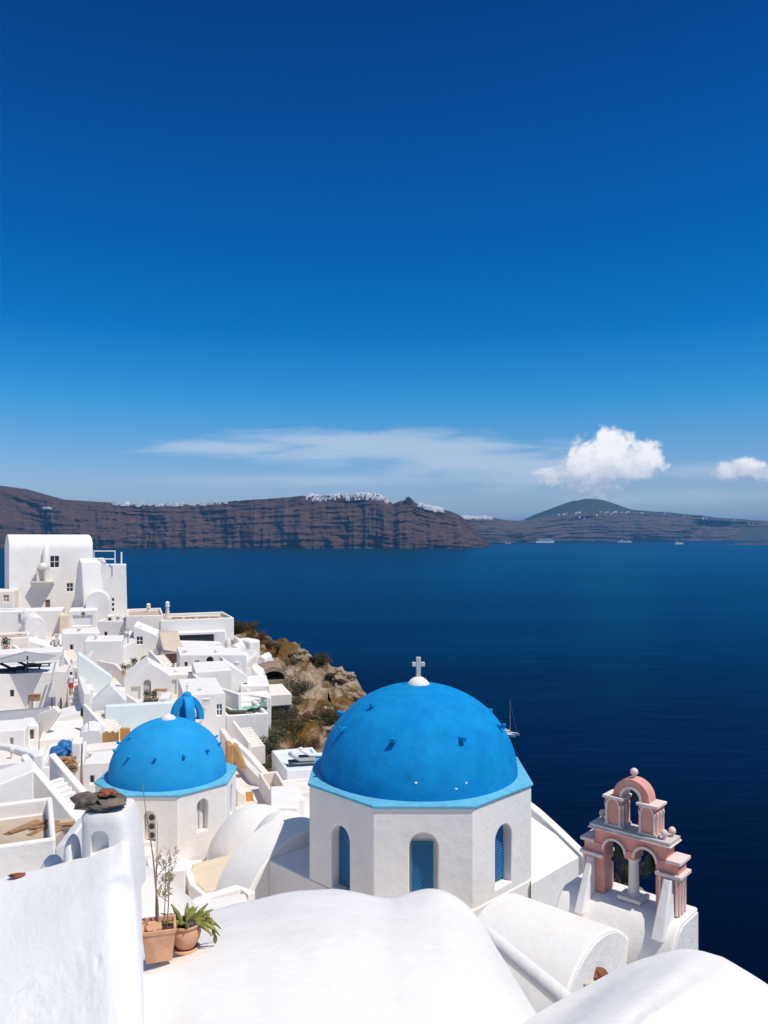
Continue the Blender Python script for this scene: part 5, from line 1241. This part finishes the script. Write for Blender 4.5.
# rock outcrops on the headland
rk = random.Random(21); rocks = []
base_rocks = []
def rock_mesh(seed):
    g = MB(); g.sphere((0, 0, 0), 1, 1, 1, 1, 4, .5, seed, 1.2)
    for v in g.bm.verts:
        l = math.floor(v.co.z*4)/4; v.co.z = v.co.z*.6+l*.4
        v.co += v.co.normalized()*.12*fb(v.co.x*3, v.co.y*3, v.co.z*3, 3, 1.5)
    return g
spots = []
for (px, py, D, s, sx, sz) in ((336, 668, 96, 1.8, 1.6, .9), (345, 680, 94, 1.5, 1.3, .8), (360, 700, 90, 1.6, 1.5, .7), (352, 693, 91, 1.2, 1.4, .8), (322, 672, 95, 2.3, 1.1, 1.3), (310, 690, 91, 2.0, .8, 1.6), (318, 705, 87, 2.2, 1.2, 1.0), (332, 700, 88, 1.9, 1.3, 1.0),
        (292, 665, 97, 2.0, 1.4, 1.2), (300, 662, 99, 1.6, 1.5, .9), (284, 650, 102, 1.5, 1.5, .7), (306, 676, 94, 1.8, 1.0, 1.3), (296, 690, 90, 1.3, 1.0, 1.6), (302, 706, 86, 1.1, .9, 1.5), (325, 720, 82, 1.3, 1.5, .7), (312, 728, 80, 1.2, 1.3, .6), (346, 712, 86, 1.6, 1.5, .7),
        (308, 745, 74, 1.3, 1.6, .6), (322, 752, 72, 1.2, 1.5, .6), (298, 752, 70, 1.3, 1.6, .6), (290, 772, 60, 1.2, 1.4, .6), (302, 768, 62, 1.3, 1.6, .6), (284, 762, 62, .8, 1.3, .7), (314, 765, 64, 1.1, 1.5, .5)):
    spots.append((px, py, D, s, sx, sz))
adj = ['ridge top', 'lower ridge', 'right end of the ridge', 'ridge gap', 'steep middle', 'long vertical', 'dark cleft', 'right of the dark cleft', 'beside the cave roof', 'above the cave', 'upper left ridge', 'under the ridge', 'narrow upright', 'slim lower', 'above the red bushes', 'between the bushes', 'bush covered right slope', 'pale garden', 'pale right garden', 'pale left garden', 'pale lowest', 'pale flat', 'small pale', 'low patio side']
for i, (px, py, D, s, sx, sz) in enumerate(spots):
    if i in (0, 2, 4, 5, 6, 7, 8, 10, 11, 12, 13, 16, 18, 19, 20, 22): continue
    c = P(px, py, D); c.z = ground_z(c.x, c.y)+.15*s
    g = rock_mesh(i*3.7)
    M = Matrix.Translation(c) @ Matrix.Rotation(rk.uniform(0, 3), 4, 'Z') @ Matrix.Diagonal((s*sx*.6, s*.7, s*sz*.5, 1))
    for v in g.bm.verts: v.co = M @ v.co
    tag(g.build('rock_outcrop', 'rock' , sm=28), 'rugged brown rock outcrop, '+adj[i]+' of the headland', 'rock', 'rock outcrops on the headland')

# shrubs: leaf clumps, three meshes reused
def shrub_mesh(seed, n_=2600):
    r_ = random.Random(seed); g = MB(); cl = [(Vector((r_.uniform(-.65, .65), r_.uniform(-.65, .65), r_.uniform(.1, .75))), r_.uniform(.25, .5)) for _ in range(9)]
    for k in range(n_):
        c_, q_ = r_.choice(cl); d_ = Vector((r_.gauss(0, 1), r_.gauss(0, 1), r_.gauss(0, 1))).normalized()
        p = c_+d_*q_*r_.uniform(.6, 1.05); 
        if p.z < -.1: continue
        o_ = d_.orthogonal().normalized(); o_ = Matrix.Rotation(r_.uniform(0, 6), 3, d_) @ o_; o2 = d_.cross(o_); s = r_.uniform(.025, .055)
        g.quad([p-o_*s, p+o2*s*.6+d_*s*.5, p+o_*s, p-o2*s*.6+d_*s*.3])
    return g
shr = {}
for m_ in ('shrub', 'shrub_red', 'shrub_olive'):
    ms = []
    for k in range(2):
        g = shrub_mesh(hash(m_) % 7+k*13 if False else {'shrub': 1, 'shrub_red': 2, 'shrub_olive': 3}[m_]+k*13)
        me = bpy.data.meshes.new('shrub'); g.bm.to_mesh(me); g.bm.free(); me.materials.append(MATS[m_]); ms.append(me)
    shr[m_] = ms
SH = [  # px, py, D, scale, material, words
 (262, 745, 66, 1.5, 'shrub_olive', 'olive grey bush at the foot of the lounger terrace'),
 (268, 757, 62, 1.8, 'shrub_olive', 'tall olive grey bush, largest one beside the red earth bank'),
 (266, 770, 57, 1.2, 'shrub_olive', 'olive grey bush hanging lowest beside the diagonal wall'),
 (296, 697, 84, 1.9, 'shrub_olive', 'grey green bush on the rock right of the round terrace'),
 (291, 704, 80, 1.3, 'shrub_olive', 'small grey green bush above the dark stone wall'),
 (280, 730, 73, 1.7, 'shrub', 'dark green bush just below the dark stone wall'),
 (288, 728, 74, 1.5, 'shrub_red', 'rusty bush right below the dark stone wall'),
 (298, 727, 76, 1.9, 'shrub_red', 'wide rusty bush in the middle of the rocky garden'),
 (276, 738, 69, 1.2, 'shrub', 'low green bush left in the rocky garden'),
 (292, 741, 71, 1.5, 'shrub', 'deep green bush in the centre of the rocky garden'),
 (300, 748, 69, 1.4, 'shrub', 'deep green bush lower in the rocky garden'),
 (308, 757, 66, 1.1, 'shrub_red', 'small rusty bush above the pale patio'),
 (297, 757, 65, 1.0, 'shrub', 'small green bush near the pale patio'),
 (314, 740, 77, 1.2, 'shrub_red', 'rusty tuft on the right of the rocky garden'),
 (322, 728, 80, 1.7, 'shrub_red', 'broad rusty bush on the right slope near the big dome'),
 (335, 722, 83, 1.7, 'shrub', 'broad green bush on the right slope near the big dome'),
 (345, 716, 86, 1.5, 'shrub_red', 'rusty tuft near the ridge end'),
 (328, 735, 79, 1.4, 'shrub', 'green tuft touching the left of the big dome'),
 (333, 712, 86, 1.3, 'shrub_red', 'brown tuft below the ridge gap'),
 (247, 633, 107, 2.0, 'shrub', 'green bush on the grassy top behind the white rocks'),
 (238, 631, 108, 1.8, 'shrub', 'green bush on the grassy top next to the roof terrace'),
 (258, 640, 104, 1.6, 'shrub_red', 'brown tuft on the grassy top'),
 (268, 645, 103, 1.5, 'shrub_red', 'rusty tuft on the upper ridge slope'),
 (279, 650, 101, 1.3, 'shrub', 'dark tuft on the upper ridge slope'),
 (326, 671, 97, 1.5, 'shrub', 'olive tuft on the ridge by the pale rock'),
 (334, 681, 95, 1.3, 'shrub', 'olive tuft under the pale ridge rock'),
 (312, 664, 98, .9, 'shrub', 'dark tuft on the ridge crest'),
]
for i, (px, py, D, s, m_, lab) in enumerate(SH):
    c = P(px, py, D); c.z = ground_z(c.x, c.y)-.1
    o = bpy.data.objects.new('shrub', shr[m_][i % 2]); COL.objects.link(o); o.location = c; o.rotation_euler = (0, 0, i*1.3); o.scale = (s*1.05, s*1.05, s*.85)
    tag(o, lab, 'shrub', 'shrubs on the headland')
rq = random.Random(77)
for k in range(46):      # low tufts scattered over the slope, in the dry grass
    px = rq.uniform(262, 372); lo = np.interp(px, [262, 300, 340, 372], [645, 665, 690, 715]); py = rq.uniform(lo, 770)
    D = np.interp(py, [640, 700, 745, 780], [103, 87, 75, 60]); c = P(px, py, D); c.z = ground_z(c.x, c.y)-.1
    o = bpy.data.objects.new('tuft', shr[['shrub', 'shrub_red', 'shrub_red', 'shrub_olive'][k % 4]][k % 2]); COL.objects.link(o); o.location = c; q_ = rq.uniform(.5, 1.1); o.scale = (q_*1.2, q_*1.2, q_*.6); o.rotation_euler = (0, 0, k)
    tag(o, 'low dry tuft scattered on the rocky headland slope', 'shrub', 'dry tufts on the headland slope')
# bush and dry ledge seen through the bell arches
c = P(633, 893, 24.0)
g = MB(); g.sphere((0, 0, 0), 1, 1, 1, 1, 3, .4, 9)
for v in g.bm.verts: v.co = c+Vector((v.co.x*.9-.3, v.co.y*.7, v.co.z*.55-.35))
tag(g.build('ledge_rock', 'rock', sm=25), 'dry rock ledge seen through the arches of the pink tower', 'rock')
g = MB(); g.box(c.x-1.2, c.x+.6, c.y-.4, c.y+1.2, -17, c.z-.6); tag(g.build('retaining_wall', 'dry_stone', bevel=.1), 'stone footing of the ledge behind the pink tower', 'wall')
for k, (dx, s) in enumerate(((-.75, .62), (.1, .66))):
    o = bpy.data.objects.new('shrub', shr['shrub'][k]); COL.objects.link(o); o.location = c+Vector((dx, .3, .1)); o.scale = (s*.8, s*.8, s*1.05)
    tag(o, ['dark green shrub seen through the left arch of the pink tower', 'dark green shrub seen through the right arch of the pink tower'][k], 'shrub', 'shrubs behind the pink tower')

# ------------------------------------------------------------------ sea, caldera walls, haze
EXT = 32000
g = MB(); g.quad([(-EXT, -3000, SEA), (EXT, -3000, SEA), (EXT, 2*EXT, SEA), (-EXT, 2*EXT, SEA)])
me = bpy.data.meshes.new('sea'); g.bm.to_mesh(me); g.bm.free(); o = bpy.data.objects.new('sea', me); COL.objects.link(o); me.materials.append(MATS['sea']); tag(o, kind='structure')

def coast(name, prof, m_, depth, nrow=60, rough=1.0, seed=0, thick=1500, step_px=1.1):
    """cliffed coast: prof = (px, crest row, distance); wall rises from the sea, then plateau behind"""
    xs_ = [p[0] for p in prof]; cols = []
    npx = int((xs_[-1]-xs_[0])/step_px)
    tops = []
    for i in range(npx+1):
        px = xs_[0]+(xs_[-1]-xs_[0])*i/npx
        D = np.interp(px, xs_, [p[2] for p in prof]); top = np.interp(px, xs_, [p[1] for p in prof])
        ct = P(px, top, D+depth); x0 = P(px, 0, D).x; H = ct.z-SEA
        col = []
        wig = 260*rough*(fb(px*.02+seed, 1, 0, 5)+.5*abs(fb(px*.06+seed, 4, 0, 4)))
        for j in range(nrow+1):
            t = j/nrow
            z = SEA-4+(H+4)*t**.95
            back = depth*(t**1.5)
            gully = rough*(120*fb(px*.04+seed+t*.3, t*.8, 2, 6)+430*fb(px*.016+seed, t*.5, 3, 3)+18*fb(px*.13+t*.8, t*1.6, 5, 5))*(math.sin(math.pi*min(1, t+.12))**.5)
            ledge = rough*(52*fb(px*.022+t*1.2, t*15, 8, 5)+26*fb(px*.11, t*9, 18, 5)+12*fb(px*.4, t*20, 28, 3))
            zz_ = z+ (H*.022*fb(px*.25, t*5, 3, 4) if j else 0)+(H*.02*fb(px*.11, 3, seed, 4) if t > .9 else 0)
            y = D+back+(gully+ledge+wig*(1-t*.7))
            col.append(Vector((x0*(y/D)*.0+x0+(x0/D)*back, y, zz_)))
        col.append(col[-1]+Vector((0, thick*.3, H*.02))); col.append(col[-1]+Vector((0, thick, -H*.2))); col.append(Vector((col[-1].x, col[-1].y+200, SEA-4)))
        cols.append(col); tops.append(col[nrow].copy())
    g = MB(); g.grid(cols); o = g.build(name, m_, sm=50); tag(o, kind='structure'); return tops
PR1 = [(-60, 480, 6700), (0, 487, 6700), (10, 489, 6750), (30, 497, 6800), (60, 500, 6850), (100, 502, 6900), (120, 504, 6900), (150, 505, 6900), (200, 504, 6900), (235, 501, 6850), (265, 499, 6800), (300, 496, 6700), (345, 495, 6650), (375, 494, 6650), (385, 498, 6650),
       (393, 504, 6650), (400, 501, 6600), (405, 500, 6600), (412, 499, 6600), (416, 503, 6600), (430, 508, 6650), (445, 510, 6750), (455, 513, 6800), (462, 517, 6850), (470, 525, 7000), (480, 534, 7150), (487, 543, 7250), (492, 548, 7300)]
t1 = coast('cliffs', PR1, 'caldera_rock', 420, seed=0)
PR2 = [(405, 505, 9300), (425, 508, 9400), (445, 512, 9600), (460, 517, 9800), (490, 517, 10200), (505, 520, 10600), (525, 521, 11000), (545, 518, 11500), (565, 514, 12000), (600, 512, 12300), (640, 512, 12500), (680, 515, 12800), (720, 518, 13200), (768, 521, 13800), (840, 524, 14500)]
t2 = coast('cliffs', PR2, 'caldera_far', 600, seed=9, rough=1.4, thick=2500)
# mountain behind
rows_ = []
mp = [(500, 534), (520, 525), (530, 517), (545, 510.5), (560, 505), (573, 500.5), (586, 498.2), (598, 499), (612, 504.5), (626, 509.5), (660, 512), (690, 515), (720, 518), (760, 522), (800, 530)]
for k in range(17):
    s = k/16; r_ = []
    for i in range(90):
        px = 500+300*i/89; top = np.interp(px, [p[0] for p in mp], [p[1] for p in mp]); p = P(px, top, 15500); H = p.z-SEA
        h = H*math.sin(math.pi*s)**.8; y = 15500+(s-.5)*4200
        r_.append(Vector((p.x, y+60*fb(i*.3, s*4, 0, 4), SEA-3+h*(1+.06*fb(i*.2, s*5, 1, 5)))))
    rows_.append(r_)
g = MB(); g.grid(rows_); tag(g.build('mountain', 'mountain_rock', sm=60), kind='structure')
# low dark islet at the right
rows_ = []
for j in range(9):
    s = j/8; r_ = []
    for i in range(40):
        px = 742+60*i/39; y = 8700+500*s; hh = min(1, (px-742)/22)*26*math.sin(math.pi*s)**.6
        r_.append(Vector((P(px-12, 0, 9000).x, y, SEA-1+hh*(1+.3*fb(i*.4, s*3, 0, 3)))))
    rows_.append(r_)
g = MB(); g.grid(rows_); tag(g.build('islet', 'caldera_rock', sm=60), kind='structure')

# clifftop towns
def town(tops, xs_range, n_, label, seed, s=(14, 30), spread=160, dz=18, cat='town', down=26):
    r_ = random.Random(seed); g = MB(); sel = [p for p in tops if xs_range[0] <= p.x/p.y*F+CX <= xs_range[1]]
    for k in range(n_):
        i = r_.randrange(len(sel)); p = sel[i]; t = r_.random()**1.4
        w = r_.uniform(*s); h = r_.uniform(4, 20)*r_.uniform(.5, 1.3); x = p.x+r_.uniform(-9, 9); y = p.y+r_.uniform(-20, spread*.4)-t*70; z = p.z+dz*.4*(1-t)-t*down
        g.box(x-w/2, x+w/2, y, y+18, z-16, z+h)
    return tag(g.build('clifftop_town', 'town'), label, cat, kind='stuff')
town(t1, (308, 388), 340, 'dense white clifftop town on the highest part of the far cliffs', 1, s=(12, 24), dz=10, down=40)
town(t1, (112, 232), 90, 'thin scattered white houses along the long far cliff crest', 2, s=(14, 40), dz=8, down=4)
town(t1, (418, 442), 110, 'small white village right of the square crag', 3, dz=18, down=16)
town(t2, (455, 492), 150, 'white town on the cliff end before the gap', 4, s=(20, 45), dz=16, down=30)
town(t2, (560, 640), 80, 'faint white houses below the blue mountain', 5, s=(14, 34), dz=20, down=90)
town(t2, (640, 760), 60, 'faint white specks along the farthest right coast', 6, s=(14, 34), dz=6, down=60)
g = MB(); p = P(409, 499.5, 6950); g.box(p.x-28, p.x+22, p.y, p.y+60, p.z-40, p.z+14); g.box(p.x-16, p.x+10, p.y+5, p.y+50, p.z+14.1, p.z+24)
for v in g.bm.verts: v.co += Vector((rnd.uniform(-5, 5), 0, rnd.uniform(-3, 3)))
tag(g.build('crag', 'caldera_rock'), 'square topped dark crag on the far cliff crest', 'crag')
g = MB(); p = P(49, 508, 6950); g.box(p.x-20, p.x+24, p.y-80, p.y-50, p.z-8, p.z+8); g.box(p.x+30, p.x+44, p.y-80, p.y-50, p.z-10, p.z+5); tag(g.build('hilltop_chapel', 'town'), 'single white building high on the far left slope', 'building')

# ------------------------------------------------------------------ ships
def cruise(px, D, L_, label, rz=0, decks=4, name='cruise_ship', cat='ship'):
    c = P(px, HZ, D); c.z = SEA; r = empty(name, c, label, cat, 'distant ships', 0)
    M = Matrix.Translation(c) @ Matrix.Rotation(rz, 4, 'Z'); k = L_/240
    def hull(z0, z1, l0, l1, w):
        g = MB(); a_, b_ = [], []
        for lst, z, l in ((a_, z0, l0), (b_, z1, l1)):
            for x, y in ((-l/2, -w*.8/2), (l*.28, -w/2), (l*.42, -w*.3), (l/2, 0), (l*.42, w*.3), (l*.28, w/2), (-l/2, w*.8/2)): lst.append(g.bm.verts.new(M @ Vector((x, y, z))))
        n_ = len(a_)
        for i in range(n_): g.bm.faces.new((a_[i], a_[(i+1) % n_], b_[(i+1) % n_], b_[i]))
        g.bm.faces.new(a_[::-1]); g.bm.faces.new(b_); return g
    hull(-2*k, 16*k, L_*.93, L_, 30*k).build('hull', 'ship_white', r)
    for d in range(decks):
        l = L_*(.84-.07*d); z = (16+d*6.5)*k
        hull(z+.3*k, z+4*k, l, l, (27-d)*k).build('window_band', 'ship_glass', r)
        hull(z+4.05*k, z+6.6*k, l+3*k, l+3*k, (28-d)*k).build('deck', 'ship_white', r)
    g = MB(); zt_ = (16+decks*6.5)*k; g.box(-L_*.22, -L_*.13, -5*k, 5*k, zt_, zt_+15*k, M, 1*k); g.build('funnel', 'ship_red' if L_ > 200 else 'ship_white', r)
    g = MB(); g.tube([M @ Vector((L_*.2, 0, zt_)), M @ Vector((L_*.2, 0, zt_+14*k))], 1*k, 5); g.build('mast', 'ship_white', r)
cruise(545, 10600, 275, 'large white cruise ship left below the blue mountain', .2)
cruise(624.5, 10900, 200, 'white passenger ship between mountain and the right hand ferry', -.1, 3)
cruise(679, 9300, 130, 'white ferry farthest right on the open water', .3, 3, 'ferry', 'ferry')
cruise(508, 9900, 80, 'small pale boat by the coast left of the cruise ship', 0, 1, 'ferry', 'boat')
# catamaran under bare mast
def yacht():
    c = P(507.5, 737, 1); D = -SEA/((735-HZ)/F); c = P(508, 735, D); c.z = SEA
    r = empty('sailing_boat', c, 'white sailing catamaran with bare mast on the dark water right of the big dome', 'boat')
    M = Matrix.Translation(c) @ Matrix.Rotation(R(-38), 4, 'Z')
    for y in (-2.6, 2.6):
        g = MB(); rws = []
        for x, w, z in ((-6.5, .75, 1.3), (-3, .9, 1.3), (2, .9, 1.4), (5, .5, 1.6), (6.8, .04, 1.8)):
            rws.append([M @ Vector((x, y-w, z)), M @ Vector((x, y-w*.7, -.3)), M @ Vector((x, y+w*.7, -.3)), M @ Vector((x, y+w, z))])
        G = g.grid(rws); g.bm.faces.new(G[0]); 
        for a_, b_ in zip(G, G[1:]): g.bm.faces.new((a_[0], a_[3], b_[3], b_[0]))
        g.build('hull', 'ship_white', r)
    g = MB(); g.box(-5.5, 1.8, -1.7, 1.7, .9, 1.9, M); g.box(-3.5, 1.2, -1.6, 1.6, 1.905, 2.9, M, .3); g.build('cabin', 'ship_white', r)
    g = MB(); g.box(-3.2, 1.3, -1.45, 1.45, 2.1, 2.6, M, .02)
    for v in g.bm.verts: pass
    g.build('cabin_window', 'ship_glass', r)
    g = MB(); g.tube([M @ Vector((1.5, 0, 2)), M @ Vector((1.5, 0, 23))], [.18, .1], 6); g.tube([M @ Vector((1.4, -1, 12)), M @ Vector((1.4, 1, 12))], .08, 5); g.build('mast', 'door_grey', r)
    g = MB(); g.tube([M @ Vector((1.4, 0, 3.6)), M @ Vector((-5, 0, 3.9))], .22, 6); g.build('boom', 'canvas_white', r)
    for x in (6.6, -6.3):
        g = MB(); g.tube([M @ Vector((1.5, 0, 22.5)), M @ Vector((x, 0, 1.7))], .03, 4); g.build('stay', 'door_grey', r)
yacht()

# haze
hz = bpy.data.materials.new('haze'); hz.use_nodes = True
nt = hz.node_tree; nt.nodes.clear(); out = nt.nodes.new('ShaderNodeOutputMaterial'); pv = nt.nodes.new('ShaderNodeVolumePrincipled')
pv.inputs['Color'].default_value = (.14, .50, 1, 1); pv.inputs['Density'].default_value = 3.0e-5; pv.inputs['Anisotropy'].default_value = .0
nt.links.new(pv.outputs[0], out.inputs['Volume'])
g = MB(); g.box(-EXT-50, EXT+50, -3050, 2*EXT+50, SEA-8, 745)
me = bpy.data.meshes.new('haze'); bmesh.ops.recalc_face_normals(g.bm, faces=g.bm.faces); g.bm.to_mesh(me); g.bm.free(); o = bpy.data.objects.new('haze', me); COL.objects.link(o); me.materials.append(hz); tag(o, kind='stuff')

# ------------------------------------------------------------------ sun, sky, camera
EL = R(61); SD = Vector((.865*math.cos(EL), -.50*math.cos(EL), math.sin(EL))).normalized()
sl = bpy.data.lights.new('sun', 'SUN'); sl.energy = 2.65; sl.angle = R(.53); sl.color = (1, .94, .85)
so = bpy.data.objects.new('sun', sl); COL.objects.link(so); so.rotation_euler = SD.to_track_quat('Z', 'Y').to_euler(); so.location = (60, -20, 90)
w = bpy.data.worlds.new('World'); scene.world = w; w.use_nodes = True
nt = w.node_tree; N = nt.nodes; L = nt.links; bg = N['Background']; bg.inputs['Strength'].default_value = .15
sky = N.new('ShaderNodeTexSky'); sky.sky_type = 'NISHITA'; sky.sun_disc = False; sky.sun_elevation = EL
sky.sun_rotation = math.atan2(SD.x, SD.y); sky.altitude = 200; sky.air_density = 1.0; sky.dust_density = .2; sky.ozone_density = 3.0
def math_(op, a, b=None, c=None, clamp=False):
    n = N.new('ShaderNodeMath'); n.operation = op; n.use_clamp = clamp
    for i, v in enumerate((a, b, c)):
        if v is None: continue
        if isinstance(v, (int, float)): n.inputs[i].default_value = v
        else: L.new(v, n.inputs[i])
    return n.outputs[0]
tc = N.new('ShaderNodeTexCoord'); sp = N.new('ShaderNodeSeparateXYZ'); L.new(tc.outputs['Generated'], sp.inputs[0])
# polarised deep blue in view; unseen zenith stops brightened and warmed for added fill
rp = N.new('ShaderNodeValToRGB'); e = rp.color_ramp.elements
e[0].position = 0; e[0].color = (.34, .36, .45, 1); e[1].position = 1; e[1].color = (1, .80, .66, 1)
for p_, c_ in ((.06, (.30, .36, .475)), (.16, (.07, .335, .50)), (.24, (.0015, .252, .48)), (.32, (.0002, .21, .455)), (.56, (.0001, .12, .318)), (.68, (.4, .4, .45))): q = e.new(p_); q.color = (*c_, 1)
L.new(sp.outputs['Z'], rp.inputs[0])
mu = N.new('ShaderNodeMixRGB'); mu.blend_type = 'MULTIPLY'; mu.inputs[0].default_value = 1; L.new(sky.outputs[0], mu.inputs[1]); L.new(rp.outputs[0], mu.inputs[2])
# clouds at infinity, by direction: u = x/y, v = z/y
ysafe = math_('MAXIMUM', sp.outputs['Y'], .01)
u = math_('DIVIDE', sp.outputs['X'], ysafe); v = math_('DIVIDE', sp.outputs['Z'], ysafe)
cmb = N.new('ShaderNodeCombineXYZ'); L.new(u, cmb.inputs[0]); L.new(v, cmb.inputs[1])
front = math_('GREATER_THAN', sp.outputs['Y'], .05)
def nz(scale, det, st=(1, 1, 1), rough=.6, dist=0, off=(0, 0, 0)):
    m_ = N.new('ShaderNodeMapping'); m_.inputs['Scale'].default_value = st; m_.inputs['Location'].default_value = off; L.new(cmb.outputs[0], m_.inputs[0])
    n = N.new('ShaderNodeTexNoise'); n.inputs['Scale'].default_value = scale; n.inputs['Detail'].default_value = det; n.inputs['Roughness'].default_value = rough; n.inputs['Distortion'].default_value = dist
    L.new(m_.outputs[0], n.inputs['Vector']); return n.outputs['Fac']
def blob(px, py, rx, ry):
    du = math_('DIVIDE', math_('SUBTRACT', u, (px-CX)/F), rx/F); dv = math_('DIVIDE', math_('SUBTRACT', v, (HZ-py)/F), ry/F)
    return math_('SUBTRACT', 1.0, math_('SQRT', math_('ADD', math_('MULTIPLY', du, du), math_('MULTIPLY', dv, dv))))
def smin(vals):
    o = vals[0]
    for x in vals[1:]: o = math_('MAXIMUM', o, x)
    return o
def sstep(x, a, b):
    n = N.new('ShaderNodeMapRange'); n.interpolation_type = 'SMOOTHSTEP'; n.inputs['From Min'].default_value = a; n.inputs['From Max'].default_value = b
    L.new(x, n.inputs['Value']); return n.outputs[0]
cum = smin([blob(608, 462, 48, 34), blob(635, 462, 34, 26), blob(590, 474, 40, 26), blob(565, 474, 34, 12), blob(598, 486, 30, 22), blob(612, 446, 30, 20)])
cum2 = smin([blob(740, 470, 34, 13), blob(752, 468, 26, 12), blob(765, 474, 30, 10)])
bil = nz(34, 9, (1, 1.15, 1), .62, .3); bil2 = nz(75, 8, (1, 1.2, 1), .6, .2, (3, 1, 0))
edge1 = math_('ADD', math_('MULTIPLY', math_('SUBTRACT', bil, .5), 1.5), math_('MULTIPLY', math_('SUBTRACT', bil2, .5), .6))
d1 = math_('ADD', cum, edge1); d2 = math_('ADD', cum2, edge1)
a1 = sstep(d1, .02, .42); a2 = sstep(d2, .05, .5)
acum = math_('MAXIMUM', a1, a2)
streak = smin([blob(400, 449, 200, 20), blob(330, 440, 120, 13), blob(480, 462, 150, 20), blob(240, 447, 110, 10), blob(540, 470, 120, 22)])
fib = nz(9, 8, (1, 7, 1), .6, .6)
a3 = math_('MULTIPLY', sstep(math_('ADD', streak, math_('MULTIPLY', math_('SUBTRACT', fib, .5), 1.7)), -.15, .8), .66)
low = smin([blob(690, 497, 160, 12), blob(620, 500, 90, 9), blob(700, 470, 70, 12), blob(330, 480, 300, 10)])
a4 = math_('MULTIPLY', sstep(math_('ADD', low, math_('MULTIPLY', math_('SUBTRACT', fib, .5), 1.4)), .0, 1.0), .42)
thin = math_('MAXIMUM', a3, a4)
# cloud radiance: sunlit tops, greyer bases
shade = math_('ADD', math_('ADD', sstep(v, (HZ-500)/F, (HZ-445)/F), math_('MULTIPLY', math_('SUBTRACT', bil, .5), 1.5)), math_('MULTIPLY', math_('SUBTRACT', bil2, .5), .8), None, True)
cr_ = N.new('ShaderNodeMixRGB'); L.new(shade, cr_.inputs[0]); cr_.inputs[1].default_value = (1.9, 2.25, 2.85, 1); cr_.inputs[2].default_value = (4.6, 4.55, 4.6, 1)
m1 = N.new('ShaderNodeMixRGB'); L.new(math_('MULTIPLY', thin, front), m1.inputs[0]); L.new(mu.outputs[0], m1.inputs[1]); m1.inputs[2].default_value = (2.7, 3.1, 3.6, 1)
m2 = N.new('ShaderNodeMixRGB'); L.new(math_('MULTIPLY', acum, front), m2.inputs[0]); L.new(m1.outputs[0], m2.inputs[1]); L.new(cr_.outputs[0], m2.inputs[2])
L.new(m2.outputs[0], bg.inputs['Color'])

cam = bpy.data.cameras.new('camera'); co = bpy.data.objects.new('camera', cam); COL.objects.link(co); scene.camera = co
cam.lens = 28; cam.sensor_width = 36; cam.sensor_fit = 'AUTO'; cam.shift_y = 21/1024; cam.clip_start = .1; cam.clip_end = 150000
co.location = (0, 0, 0); co.rotation_euler = (R(90), 0, 0)
scene.view_settings.view_transform = 'Standard'; scene.view_settings.look = 'None'; scene.view_settings.exposure = .63; scene.view_settings.gamma = 1
scene.view_settings.use_curve_mapping = False
scene.render.engine = 'CYCLES'; scene.cycles.use_denoising = True
scene.cycles.max_bounces = 10; scene.cycles.diffuse_bounces = 6; scene.cycles.volume_bounces = 0; scene.cycles.transparent_max_bounces = 12
